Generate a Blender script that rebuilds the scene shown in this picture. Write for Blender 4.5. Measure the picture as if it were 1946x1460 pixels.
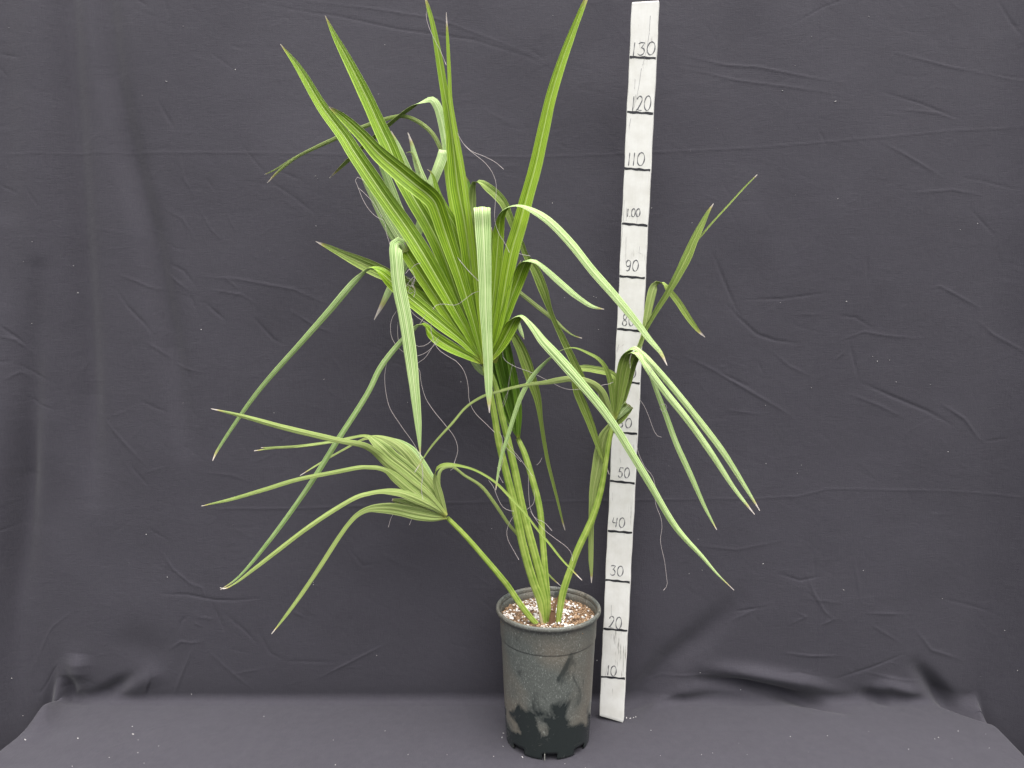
import bpy, math, random
import numpy as np
from mathutils import Vector, Matrix

random.seed(7)
rng = np.random.default_rng(11)
scene = bpy.context.scene
for o in list(bpy.data.objects):
    bpy.data.objects.remove(o, do_unlink=True)
C = scene.collection

# ------------------------------------------------------------------ camera
F, TH, H = 1450.0, math.radians(7.0), 0.875      # focal length (photo px), pitch down, camera height
CX, CY = 973.0, 730.0
cam_d = bpy.data.cameras.new('camera')
cam = bpy.data.objects.new('camera', cam_d); C.objects.link(cam)
cam.location = (0, 0, H)
cam.rotation_euler = (math.radians(90) - TH, 0, 0)
cam_d.sensor_width = 36.0
cam_d.lens = F / 1946.0 * 36.0
cam_d.clip_start = 0.02
cam_d.clip_end = 100
scene.camera = cam

# ------------------------------------------------------------------ light: soft overcast daylight
SUN_EL, SUN_AZ = math.radians(78), math.radians(22)   # azimuth: from behind the camera, towards its right
world = bpy.data.worlds.new('World'); scene.world = world
world.use_nodes = True
nt = world.node_tree
bg = nt.nodes['Background']
sky = nt.nodes.new('ShaderNodeTexSky'); sky.sky_type = 'NISHITA'
sky.sun_disc = False
sky.sun_elevation = SUN_EL
sky.sun_rotation = math.radians(180) - SUN_AZ
sky.air_density = 1.0; sky.dust_density = 4.0; sky.ozone_density = 1.0
hs = nt.nodes.new('ShaderNodeHueSaturation'); hs.inputs['Saturation'].default_value = 0.22
nt.links.new(sky.outputs[0], hs.inputs['Color'])
nt.links.new(hs.outputs[0], bg.inputs['Color'])
bg.inputs['Strength'].default_value = 0.05
sd = bpy.data.lights.new('sun', 'SUN'); sd.energy = 1.5; sd.angle = math.radians(85)
sd.color = (1.0, 0.975, 0.94)
sun = bpy.data.objects.new('sun', sd); C.objects.link(sun)
sdir = Vector((math.sin(SUN_AZ) * math.cos(SUN_EL), -math.cos(SUN_AZ) * math.cos(SUN_EL), math.sin(SUN_EL)))
sun.rotation_euler = (-sdir).to_track_quat('-Z', 'Y').to_euler()
sun.location = sdir * 4
vs = scene.view_settings
vs.view_transform = 'Standard'; vs.look = 'None'; vs.gamma = 1.0; vs.use_curve_mapping = False
vs.exposure = 2.2

# ------------------------------------------------------------------ helpers
ct, st = math.cos(TH), math.sin(TH)
def ray(x, y):
    a, b = (x - CX) / F, (CY - y) / F
    return Vector((a, ct + b * st, -st + b * ct))
def P(x, y, d):                      # the point seen at photo pixel (x, y), d metres in front of the camera
    r = ray(x, y)
    return Vector((0, 0, H)) + r * (d / r.y)
def on_floor(x, y, z=0.0):
    r = ray(x, y)
    return Vector((0, 0, H)) + r * ((z - H) / r.z)
def depth_z(p):                      # depth along the optical axis, to turn pixels into metres
    return p.y * ct - (p.z - H) * st

def obj(name, verts, faces, mat, parent=None, smooth=True, mats=None, midx=None):
    me = bpy.data.meshes.new(name)
    me.from_pydata([tuple(v) for v in verts], [], faces)
    for m in (mats or [mat]):
        me.materials.append(m)
    if midx is not None:
        me.polygons.foreach_set('material_index', midx)
    me.polygons.foreach_set('use_smooth', [smooth] * len(me.polygons))
    me.update()
    o = bpy.data.objects.new(name, me); C.objects.link(o)
    if parent is not None:
        o.parent = parent
        o.matrix_parent_inverse = Matrix.Translation(-parent_world(parent))
    return o
def parent_world(p):                 # only the Empties are offset; a part's own origin is the world's
    return Vector(p.location) if p.parent is None else Vector((0, 0, 0))
def empty(name, loc):
    o = bpy.data.objects.new(name, None); C.objects.link(o)
    o.location = loc; o.empty_display_size = 0.05
    return o
def tag(o, label, cat=None, kind=None, group=None):
    o['label'] = label
    if cat: o['category'] = cat
    if kind: o['kind'] = kind
    if group: o['group'] = group

def spline(pts, n):
    """centripetal Hermite spline through rows of pts (first two columns drive the parameter)"""
    p = np.array(pts, float)
    seg = np.sqrt(np.maximum(np.hypot(*(np.diff(p[:, :2], axis=0).T)), 1e-3))
    t = np.concatenate([[0], np.cumsum(seg)])
    m = np.zeros_like(p)
    for i in range(len(p)):
        if i == 0: m[i] = (p[1] - p[0]) / (t[1] - t[0])
        elif i == len(p) - 1: m[i] = (p[-1] - p[-2]) / (t[-1] - t[-2])
        else:
            h0, h1 = t[i] - t[i-1], t[i+1] - t[i]
            d0, d1 = (p[i] - p[i-1]) / h0, (p[i+1] - p[i]) / h1
            m[i] = (d0 * h1 + d1 * h0) / (h0 + h1)
    # sample by true arc length
    u = np.linspace(0, t[-1], n * 6)
    k = np.clip(np.searchsorted(t, u, side='right') - 1, 0, len(p) - 2)
    h = (t[k + 1] - t[k])[:, None]; s = ((u - t[k])[:, None]) / h
    q = ((2*s**3 - 3*s**2 + 1) * p[k] + (s**3 - 2*s**2 + s) * h * m[k]
         + (-2*s**3 + 3*s**2) * p[k + 1] + (s**3 - s**2) * h * m[k + 1])
    L = np.concatenate([[0], np.cumsum(np.linalg.norm(np.diff(q[:, :2], axis=0), axis=1) + 0.02)])
    uu = np.linspace(0, L[-1], n)
    return np.stack([np.interp(uu, L, q[:, c]) for c in range(q.shape[1])], 1)

# ------------------------------------------------------------------ node material helpers
class NM:
    def __init__(self, name):
        self.m = bpy.data.materials.new(name); self.m.use_nodes = True
        self.t = self.m.node_tree
        self.b = self.t.nodes['Principled BSDF']; self.out = self.t.nodes['Material Output']
    def n(self, typ, **kw):
        nd = self.t.nodes.new(typ)
        for k, v in kw.items(): setattr(nd, k, v)
        return nd
    def l(self, a, b): self.t.links.new(a, b)
    def val(self, sock, v):
        if hasattr(v, 'is_linked') or isinstance(v, bpy.types.NodeSocket): self.l(v, sock)
        else: sock.default_value = v
    def math(self, op, a, b=0.0, c=None, clamp=False):
        nd = self.n('ShaderNodeMath', operation=op); nd.use_clamp = clamp
        self.val(nd.inputs[0], a); self.val(nd.inputs[1], b)
        if c is not None: self.val(nd.inputs[2], c)
        return nd.outputs[0]
    def ramp(self, fac, stops, interp='LINEAR'):
        nd = self.n('ShaderNodeValToRGB'); cr = nd.color_ramp; cr.interpolation = interp
        while len(cr.elements) < len(stops): cr.elements.new(0.5)
        for e, (p, c) in zip(cr.elements, stops):
            e.position = p; e.color = (c[0], c[1], c[2], 1) if not isinstance(c, (int, float)) else (c, c, c, 1)
        self.l(fac, nd.inputs[0]); return nd.outputs[0]
    def mix(self, f, a, b, mode='MIX'):
        nd = self.n('ShaderNodeMix', data_type='RGBA', blend_type=mode)
        self.val(nd.inputs['Factor'], f)
        for s, v in ((nd.inputs[6], a), (nd.inputs[7], b)):
            if isinstance(v, tuple): s.default_value = (v[0], v[1], v[2], 1)
            else: self.l(v, s)
        return nd.outputs[2]
    def noise(self, vec, scale, detail=2.0, rough=0.5, dist=0.0):
        nd = self.n('ShaderNodeTexNoise'); self.l(vec, nd.inputs['Vector'])
        nd.inputs['Scale'].default_value = scale; nd.inputs['Detail'].default_value = detail
        nd.inputs['Roughness'].default_value = rough; nd.inputs['Distortion'].default_value = dist
        return nd.outputs['Fac']
    def scale(self, vec, s, off=None):
        nd = self.n('ShaderNodeMapping'); self.l(vec, nd.inputs['Vector']); nd.inputs['Scale'].default_value = s
        if off is not None: self.l(off, nd.inputs['Location'])
        return nd.outputs[0]
    def bump(self, h, strength, dist, prev=None):
        nd = self.n('ShaderNodeBump'); nd.inputs['Strength'].default_value = strength; nd.inputs['Distance'].default_value = dist
        self.l(h, nd.inputs['Height'])
        if prev is not None: self.l(prev, nd.inputs['Normal'])
        return nd.outputs[0]

def leaf_mat(name, base, dark, mid, rough=0.42, trans=0.13, spec=0.5, glow=(0.30, 0.45, 0.05)):
    a = NM(name)
    tc = a.n('ShaderNodeTexCoord'); oi = a.n('ShaderNodeObjectInfo')
    sx = a.n('ShaderNodeSeparateXYZ'); a.l(tc.outputs['UV'], sx.inputs[0])
    u, v = sx.outputs[0], sx.outputs[1]
    cmb = a.n('ShaderNodeCombineXYZ')
    a.l(a.math('MULTIPLY', oi.outputs['Random'], 37.0), cmb.inputs[2])
    uvr = a.n('ShaderNodeVectorMath', operation='ADD'); a.l(tc.outputs['UV'], uvr.inputs[0]); a.l(cmb.outputs[0], uvr.inputs[1])
    streak = a.noise(a.scale(uvr.outputs[0], (26, 1.6, 1)), 1.0, 2.0, 0.6)
    fine = a.noise(a.scale(uvr.outputs[0], (70, 2.0, 1)), 1.0, 1.0, 0.5)
    patch = a.noise(a.scale(tc.outputs['Object'], (30, 30, 30)), 1.0, 3.0, 0.55)
    f = a.math('ADD', a.math('MULTIPLY', streak, 0.75), a.math('MULTIPLY', fine, 0.35))
    f = a.math('ADD', f, a.math('MULTIPLY', a.math('SUBTRACT', patch, 0.5), 0.35))
    vein = a.math('SINE', a.math('ADD', a.math('MULTIPLY', u, 2 * math.pi * 8), a.math('MULTIPLY', streak, 7.0)))
    vein = a.math('ADD', a.math('MULTIPLY', vein, 0.5), 0.5)
    f = a.math('ADD', f, a.math('MULTIPLY', a.math('SUBTRACT', vein, 0.5), 0.46))
    f = a.math('ADD', f, a.math('MULTIPLY', a.math('SUBTRACT', oi.outputs['Random'], 0.5), 0.22))
    col = a.ramp(f, [(0.32, dark), (0.70, base)])
    du = a.math('ABSOLUTE', a.math('SUBTRACT', u, 0.5))
    rib = a.math('SUBTRACT', 1.0, a.math('DIVIDE', du, 0.06), clamp=True)
    edge = a.math('MULTIPLY', a.math('SUBTRACT', du, 0.43), 18.0, clamp=True)
    col = a.mix(a.math('MULTIPLY', a.math('MAXIMUM', rib, a.math('MULTIPLY', edge, 0.5)), 0.8), col, mid)
    # yellowish base at the hastula, tan then bleached tip
    col = a.mix(a.math('MULTIPLY', a.math('SUBTRACT', 0.035, v), 18.0, clamp=True), col, (0.42, 0.42, 0.06))
    tip = a.math('ADD', v, a.math('MULTIPLY', a.math('SUBTRACT', oi.outputs['Random'], 0.6), 0.03))
    col = a.mix(a.math('MULTIPLY', a.math('SUBTRACT', tip, 0.945), 26.0, clamp=True), col, (0.56, 0.44, 0.15))
    col = a.mix(a.math('MULTIPLY', a.math('SUBTRACT', tip, 0.968), 60.0, clamp=True), col, (0.74, 0.66, 0.60))
    # small pale scuffs
    sc = a.noise(a.scale(tc.outputs['Object'], (1, 1, 1)), 160.0, 2.0, 0.5)
    col = a.mix(a.math('MULTIPLY', a.math('SUBTRACT', sc, 0.72), 5.0, clamp=True), col, (0.5, 0.5, 0.32))
    a.l(col, a.b.inputs['Base Color'])
    a.b.inputs['Roughness'].default_value = rough
    a.b.inputs['Specular IOR Level'].default_value = spec
    bm = a.bump(a.math('ADD', a.math('MULTIPLY', vein, 0.6), a.math('ADD', streak, a.math('MULTIPLY', fine, 0.5))), 0.5, 0.002)
    a.l(bm, a.b.inputs['Normal'])
    tr = a.n('ShaderNodeBsdfTranslucent')
    a.l(a.mix(0.5, col, glow), tr.inputs['Color'])
    mx = a.n('ShaderNodeMixShader'); mx.inputs[0].default_value = trans
    a.l(a.b.outputs[0], mx.inputs[1]); a.l(tr.outputs[0], mx.inputs[2]); a.l(mx.outputs[0], a.out.inputs['Surface'])
    return a.m

LEAF_TOP = leaf_mat('leaf_green', (0.39, 0.58, 0.040), (0.16, 0.30, 0.010), (0.66, 0.80, 0.28), 0.36)
LEAF_UNDER = leaf_mat('leaf_glaucous', (0.59, 0.745, 0.33), (0.22, 0.38, 0.09), (0.72, 0.80, 0.44), 0.45, 0.10)
LEAF_OLD = leaf_mat('leaf_dull', (0.32, 0.43, 0.085), (0.16, 0.25, 0.04), (0.54, 0.60, 0.22))
LEAF_OLD_UNDER = leaf_mat('leaf_dull_under', (0.37, 0.46, 0.14), (0.21, 0.30, 0.065), (0.56, 0.61, 0.25), 0.5, 0.10)
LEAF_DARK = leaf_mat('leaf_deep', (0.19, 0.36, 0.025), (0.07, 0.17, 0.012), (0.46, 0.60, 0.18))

def petiole_mat():
    a = NM('petiole_green'); tc = a.n('ShaderNodeTexCoord')
    s = a.noise(a.scale(tc.outputs['UV'], (16, 0.7, 1)), 1.0, 3.0, 0.6)
    s2 = a.noise(tc.outputs['Object'], 60.0, 3.0)
    col = a.ramp(a.math('ADD', a.math('MULTIPLY', s, 0.7), a.math('MULTIPLY', s2, 0.3)), [(0.38, (0.16, 0.27, 0.025)), (0.62, (0.48, 0.58, 0.14))])
    a.l(col, a.b.inputs['Base Color']); a.b.inputs['Roughness'].default_value = 0.4
    a.l(a.bump(s, 0.3, 0.001), a.b.inputs['Normal'])
    a.b.inputs['Subsurface Weight'].default_value = 0.0
    return a.m
PETIOLE = petiole_mat()

def simple(name, col, rough=0.6, var=0.25, scale=200.0):
    a = NM(name); tc = a.n('ShaderNodeTexCoord')
    f = a.noise(tc.outputs['Object'], scale, 3.0)
    a.l(a.mix(f, tuple(c * (1 - var) for c in col), tuple(min(1, c * (1 + var)) for c in col)), a.b.inputs['Base Color'])
    a.b.inputs['Roughness'].default_value = rough
    return a.m
FIBRE = simple('fibre_pale', (0.53, 0.47, 0.455), 0.5)
SHEATH = simple('dry_sheath', (0.16, 0.085, 0.045), 0.8)

def cloth_mat():
    a = NM('black_cotton'); tc = a.n('ShaderNodeTexCoord'); o = tc.outputs['Object']
    big = a.noise(o, 1.6, 3.0, 0.5)
    med = a.noise(o, 14.0, 4.0, 0.6)
    weave = a.noise(a.scale(o, (1, 1, 1)), 900.0, 2.0, 0.6)
    thread = a.noise(a.scale(o, (60, 60, 700)), 1.0, 2.0, 0.6)
    thread2 = a.noise(a.scale(o, (700, 60, 60)), 1.0, 2.0, 0.6)
    f = a.math('ADD', a.math('MULTIPLY', med, 0.5), a.math('MULTIPLY', big, 0.5))
    col = a.ramp(f, [(0.3, (0.0415, 0.0380, 0.0480)), (0.7, (0.0485, 0.0450, 0.0570))])
    w = a.math('ADD', weave, a.math('ADD', thread, thread2))
    col = a.mix(a.math('MULTIPLY', a.math('SUBTRACT', w, 1.2, clamp=True), 0.6, clamp=True), col, (0.070, 0.067, 0.077))
    a.l(col, a.b.inputs['Base Color'])
    a.b.inputs['Roughness'].default_value = 0.85
    a.b.inputs['Specular IOR Level'].default_value = 0.25
    a.b.inputs['Sheen Weight'].default_value = 0.12
    wr = a.noise(a.scale(o, (9, 9, 14)), 1.0, 5.0, 0.55, 1.2)
    wr2 = a.noise(a.scale(o, (34, 34, 46)), 1.0, 3.0, 0.55, 1.5)
    b1 = a.bump(wr, 0.10, 0.010)
    b2 = a.bump(wr2, 0.12, 0.003, b1)
    b3 = a.bump(w, 0.4, 0.0007, b2)
    a.l(b3, a.b.inputs['Normal'])
    return a.m
CLOTH = cloth_mat()

# ------------------------------------------------------------------ backdrop cloth (wall + floor in one sheet)
WALL_Y = 1.533
def wall_y(z): return WALL_Y - 0.025 * z + 0.050 * z * z + 0.012 * np.exp(-z / 0.04)      # hangs in a slight belly, leaning back towards the top
def wall_hit(x, y):
    z = 0.7
    for _ in range(8):
        p = P(x, y, float(wall_y(max(z, 0.0)))); z = p.z
    return p
def xt(x, y):                         # photo pixel -> cloth coordinates: x across, t up the wall (negative: floor)
    p = wall_hit(x, y)
    if p.z >= 0: return p.x, p.z
    p = on_floor(x, y)
    return p.x, p.y - WALL_Y - 0.012
def axis(parts):
    return np.concatenate([np.linspace(a, b, n, endpoint=False) for a, b, n in parts] + [[parts[-1][1]]])
xs = axis([(-1.5, -1.06, 26), (-1.06, 1.06, 860), (1.06, 1.5, 26)])
ts = axis([(-0.75, -0.26, 30), (-0.26, 1.46, 700), (1.46, 1.95, 30)])
X, T = np.meshgrid(xs, ts)
D = np.zeros_like(X)                  # displacement along the cloth normal
def crease(pts, amp, w, fade=0.12, px=True):
    q = np.array([xt(*p) for p in pts] if px else pts)
    tot = np.sum(np.hypot(*np.diff(q, axis=0).T)); acc = 0.0
    lo, hi = q.min(0) - 3.2 * w, q.max(0) + 3.2 * w
    i0, i1 = np.searchsorted(ts, lo[1]), np.searchsorted(ts, hi[1])
    j0, j1 = np.searchsorted(xs, lo[0]), np.searchsorted(xs, hi[0])
    if i1 <= i0 or j1 <= j0: return
    xx, tt = X[i0:i1, j0:j1], T[i0:i1, j0:j1]
    best = np.full(xx.shape, 1e9); along = np.zeros(xx.shape)
    for a, b in zip(q[:-1], q[1:]):
        d = b - a; L = np.hypot(*d) + 1e-9
        s = np.clip(((xx - a[0]) * d[0] + (tt - a[1]) * d[1]) / L**2, 0, 1)
        dist = np.hypot(xx - a[0] - s * d[0], tt - a[1] - s * d[1])
        m = dist < best
        best[m] = dist[m]; along[m] = (acc + s * L)[m]
        acc += L
    g = np.exp(-(best / w) ** 2) if w > 0.0085 else (1 + (best / (0.62 * w)) ** 2) ** -1.7
    f = np.clip(np.minimum(along, tot - along) / max(1e-6, fade * tot) * 0.85 + 0.15, 0, 1)
    D[i0:i1, j0:j1] += amp * g * f
M = 0.001
# soft hanging folds
crease([(115, -700), (122, -60), (135, 200), (150, 420), (165, 700), (175, 950)], -19*M, 0.026)
crease([(180, -700), (192, -60), (215, 150), (245, 300), (285, 450), (320, 640), (350, 850)], -17*M, 0.024)
crease([(55, -700), (60, -60), (65, 300), (70, 700), (62, 1000)], 16*M, 0.05)
crease([(78, 520), (66, 760), (48, 1000), (30, 1270)], -22*M, 0.022, 0.5)
crease([(14, 450), (10, 700), (8, 1000), (5, 1300)], 26*M, 0.035, 0.5)
crease([(1560, -60), (1556, 500), (1553, 1290)], 0.3*M, 0.004, 0.02)
# long fold lines pressed into the cloth
crease([(0, 302), (165, 294), (440, 295), (700, 300), (1000, 303), (1300, 291), (1450, 284), (1540, 277), (1690, 265), (1800, 254), (1946, 248)], 0.55*M, 0.0026, 0.02)
crease([(390, 972), (560, 971), (860, 960), (1000, 957), (1300, 955), (1440, 953), (1520, 948), (1570, 933), (1800, 937), (1946, 946)], 0.7*M, 0.0028, 0.02)
CR = [ # (points, amplitude mm, width mm)
 ([(480,5),(560,20),(640,32),(760,60),(900,80),(1000,112),(1055,140)],-1.6,4.5), ([(560,0),(700,18),(830,40),(960,88),(1040,122)],1.3,4),
 ([(1300,108),(1380,126),(1440,130),(1520,148),(1600,163)],1.8,4.5), ([(1300,132),(1400,155),(1490,168),(1590,184)],1.6,4.5),
 ([(1700,105),(1800,130),(1890,148),(1946,166)],2.0,5), ([(1770,120),(1850,140),(1946,158)],-1.4,4),
 ([(1895,0),(1920,50),(1940,85)],-2.2,5), ([(1670,178),(1750,202),(1830,235)],-1.8,4.5), ([(1700,212),(1780,220),(1830,237)],1.4,4),
 ([(1675,276),(1720,300),(1790,342)],2.0,4.5), ([(1815,340),(1870,350),(1940,370)],-1.3,4), ([(1730,372),(1810,366),(1870,378)],1.5,5),
 ([(1555,250),(1568,278)],-1.8,4), ([(1840,400),(1890,455)],-1.8,5), ([(1500,55),(1560,20),(1640,-10)],-1.2,4),
 ([(255,0),(285,20)],-1.5,4), ([(312,0),(325,40)],-1.5,4), ([(0,108),(45,118)],-1.6,4), ([(0,130),(20,155)],-1.6,4), ([(400,105),(450,140)],-1.2,4),
 ([(340,295),(350,345),(370,380)],1.6,4), ([(390,340),(410,370)],-1.5,4), ([(460,280),(480,305),(510,340)],-1.6,4), ([(310,400),(345,420),(365,450),(365,480)],1.5,4),
 ([(380,405),(400,440),(425,465)],1.6,4), ([(300,195),(335,255)],-1.6,6), ([(0,355),(45,376)],-1.6,4), ([(55,360),(85,405)],-1.6,4), ([(430,410),(450,450)],1.2,4),
 ([(500,340),(560,380),(605,415)],-1.4,5), ([(530,330),(580,350)],-1.2,4),
 ([(225,527),(260,540),(285,552),(312,557)],1.8,4.5), ([(220,555),(245,590),(275,620),(297,650)],-2.4,5), ([(280,655),(300,670),(325,690)],2.2,5), ([(310,520),(335,540),(360,558)],2.0,4.5),
 ([(320,505),(350,520),(370,547)],-2.0,5), ([(360,562),(375,600)],-2.0,5), ([(390,580),(430,615)],-2.4,5), ([(380,530),(450,535),(560,555),(640,590)],1.6,5), ([(400,555),(460,565),(485,580)],1.6,4),
 ([(425,530),(455,555)],1.5,4), ([(480,605),(520,650),(540,660)],-2.4,5), ([(545,590),(600,625),(640,640)],1.6,5), ([(0,615),(40,645),(65,675)],-2.4,5), ([(0,640),(40,650),(75,685)],2.0,4.5),
 ([(0,690),(35,690)],-1.6,4), ([(20,725),(45,710),(65,725)],1.8,5), ([(40,695),(70,715),(100,730)],-1.8,5), ([(50,755),(75,772),(105,783)],-1.8,5), ([(185,790),(230,840),(280,890)],2.0,5),
 ([(250,890),(285,930)],-2.0,4.5), ([(265,765),(320,790)],-1.6,5), ([(390,902),(440,908),(480,922)],1.5,4), ([(325,695),(350,705),(380,712)],1.6,5), ([(350,700),(365,735)],-1.6,8), ([(360,775),(372,800)],-1.5,4),
 ([(1355,482),(1375,530),(1400,590),(1412,605)],-2.8,6), ([(1380,580),(1405,608),(1440,640),(1475,652),(1520,658)],-2.6,6), ([(1415,575),(1490,572),(1580,560)],-1.8,4.5), ([(1510,602),(1570,602)],1.2,4),
 ([(1645,482),(1647,545)],-2.2,4.5), ([(1765,553),(1785,549),(1815,565),(1860,590)],2.4,4.5), ([(1850,610),(1885,640),(1925,665),(1946,682)],2.2,4.5),
 ([(1590,604),(1625,608),(1660,630)],-1.8,4.5), ([(1600,650),(1640,635),(1690,643),(1750,648)],1.8,5), ([(1612,650),(1622,690),(1632,728)],-2.2,6), ([(1585,690),(1605,672)],1.5,4),
 ([(1632,730),(1700,760),(1760,785),(1808,812)],-3.0,7), ([(1610,752),(1670,775),(1720,800)],1.8,5), ([(1300,680),(1360,710),(1420,745),(1480,780),(1510,800)],2.4,6), ([(1360,710),(1430,742)],-2.0,6),
 ([(1465,670),(1500,700),(1545,722)],1.5,5), ([(1785,770),(1830,800),(1855,835),(1866,843)],2.8,5.5), ([(1866,843),(1910,835)],-1.5,4), ([(1380,785),(1450,793)],1.2,5), ([(1440,690),(1452,715)],-1.4,5),
 # lower left starburst around the pinch
 ([(285,1010),(320,1030)],-1.8,4.5), ([(305,1050),(330,1085),(352,1103),(380,1125)],2.6,5), ([(305,1132),(360,1133),(410,1143),(450,1144),(495,1140)],-3.0,5), ([(360,1110),(385,1120),(395,1150)],2.2,5),
 ([(403,1148),(420,1180),(430,1205)],-2.6,5.5), ([(430,1170),(470,1205),(492,1230)],-2.4,6), ([(345,1200),(345,1185),(358,1173)],-2,5), ([(370,1185),(385,1195)],2,5), ([(375,1175),(410,1180)],1.6,5),
 ([(320,1240),(345,1222),(365,1225),(388,1222)],2.2,5), ([(368,1235),(350,1275),(330,1330)],2.4,8), ([(490,1200),(515,1245),(540,1258)],-2.2,8), ([(395,1240),(440,1280),(490,1320)],1.8,7), ([(440,1285),(500,1275)],1.2,5),
 ([(600,1295),(660,1265),(740,1225)],2.2,5), ([(540,1260),(640,1262)],-1.5,5), ([(555,1165),(580,1178)],1.8,8), ([(660,1045),(690,1080),(725,1075)],-1.5,5), ([(60,1260),(120,1268)],-2,5), ([(55,1240),(100,1195),(140,1165)],1.6,6),
 ([(140,1280),(190,1310)],-1.6,6), ([(0,1008),(40,1000)],-2,4.5), ([(0,1220),(20,1215)],-2,4.5),
 # lower right crumple
 ([(1480,1095),(1520,1107),(1560,1098)],-2.4,5.5), ([(1530,1090),(1545,1130),(1565,1165),(1590,1185)],2.4,6), ([(1395,1168),(1455,1157)],-2.6,5), ([(1560,1190),(1585,1178)],2.2,5), ([(1620,1060),(1635,1150)],1.6,6),
 ([(1645,1168),(1720,1172)],2,6), ([(1650,1188),(1710,1225)],1.8,6), ([(1740,1200),(1770,1240),(1830,1260)],2.2,7), ([(1483,1244),(1540,1250),(1600,1249)],2.4,5), ([(1480,1280),(1520,1281),(1560,1290)],-2.4,5),
 ([(1585,1294),(1660,1270),(1718,1247)],-3.0,6), ([(1640,1280),(1700,1293),(1770,1303)],2.2,5), ([(1545,1050),(1550,1120)],-1.2,5), ([(1500,1190),(1530,1175),(1510,1165)],1.8,5), ([(1530,1140),(1600,1150)],1.3,6),
 ([(1300,1040),(1400,1050),(1500,1030)],1.2,6), ([(1380,1190),(1460,1150)],1.2,8), ([(1210,1310),(1260,1290),(1320,1287),(1420,1285)],1.8,5), ([(1780,1140),(1900,1170)],-1.4,6),
 # floor
 ([(1240,1385),(1330,1388),(1460,1386)],0.8,4), ([(200,1390),(280,1386),(350,1368)],0.8,4), ([(380,1390),(425,1418)],0.9,4), ([(395,1395),(430,1390)],0.9,4), ([(1155,1385),(1300,1410)],0.6,4), ([(200,1423),(245,1408)],0.8,4), ([(1500,1440),(1570,1410)],0.6,5),
]
for pts, amp, w in CR:
    crease(pts, amp * 0.62 * M, w * 0.62 * M, 0.35)
# many faint wrinkles
for i in range(950):
    x0, t0 = rng.uniform(-1.15, 1.15), rng.uniform(-0.24, 1.5)
    if t0 < 0.02 and t0 > -0.03: continue
    a = rng.normal(-0.35, 0.75) if t0 > 0 else rng.normal(0, 0.8)
    L = rng.uniform(0.015, 0.085); k = rng.normal(0, 5)
    pp = []
    for s in np.linspace(0, 1, 6):
        pp.append((x0, t0)); x0 += L / 5 * math.cos(a); t0 += L / 5 * math.sin(a); a += k * L / 5
    crease(pp, rng.choice([-1, 1]) * rng.uniform(0.10, 0.42) * M * (1 if t0 > 0 else 0.5), rng.uniform(1.8, 4.0) * M, 0.4, px=False)
# bunched cloth where the wall meets the floor
for pts, amp, w in [
 ([(1185,1362),(1225,1310),(1270,1262),(1330,1215),(1400,1150)], -15, 0.026), ([(1225,1345),(1290,1318),(1350,1310)], 10, 0.02),
 ([(1330,1296),(1400,1303),(1470,1318),(1540,1334),(1600,1350)], -26, 0.013), ([(1340,1272),(1430,1283),(1530,1300),(1600,1318)], 14, 0.016),
 ([(1630,1318),(1665,1328),(1690,1336)], -12, 0.013), ([(1650,1312),(1690,1306),(1760,1325)], 12, 0.015), ([(1740,1270),(1775,1310),(1830,1345),(1910,1374)], -26, 0.016),
 ([(1840,1320),(1900,1350)], 8, 0.02),
 ([(70,1395),(95,1340),(115,1288)], 26, 0.024), ([(130,1285),(137,1325),(165,1330)], -16, 0.015), ([(60,1340),(85,1300),(105,1262)], -9, 0.02),
 ([(165,1330),(205,1318),(260,1285)], -14, 0.014), ([(150,1245),(150,1300)], 12, 0.022), ([(225,1318),(290,1290),(300,1310)], 8, 0.024),
 ([(205,1225),(260,1230),(330,1250)], -4, 0.035)]:
    crease(pts, amp * M, w, 0.35)
# smooth large undulation
def smooth_noise(fx, ft, seed):
    r = np.random.default_rng(seed)
    n1, n2 = int(3 * fx) + 6, int(3 * ft) + 6
    g = r.normal(0, 1, (n2, n1))
    def itp(u, n): 
        u = np.clip(u, 0, 1) * (n - 4) + 1; i = np.floor(u).astype(int); f = u - i; return i, f * f * (3 - 2 * f)
    i, fi = itp((X + 1.5) / 3, n1); j, fj = itp((T + 0.75) / 2.7, n2)
    return (g[j, i] * (1-fi) * (1-fj) + g[j, i+1] * fi * (1-fj) + g[j+1, i] * (1-fi) * fj + g[j+1, i+1] * fi * fj)
wallw = np.clip((T + 0.02) / 0.25, 0.12, 1)
D += wallw * (5.0 * M * smooth_noise(3, 1.5, 1) + 1.0 * M * smooth_noise(10, 7, 2))
# profile: floor, rounded corner, wall
R = 0.022
a = np.clip((T + R * math.pi / 4) / (R * math.pi / 2), 0, 1)      # 0 floor .. 1 wall
ang = a * math.pi / 2
tf = np.minimum(T, -R * math.pi / 4) + R * math.pi / 4
tw = np.maximum(T, R * math.pi / 4) - R * math.pi / 4
BY = WALL_Y - R + tf + R * np.sin(ang)
BZ = R * (1 - np.cos(ang)) + tw
BY = BY + wall_y(np.maximum(BZ, 0)) - WALL_Y
NY, NZ = -np.sin(ang), np.cos(ang)
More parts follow.
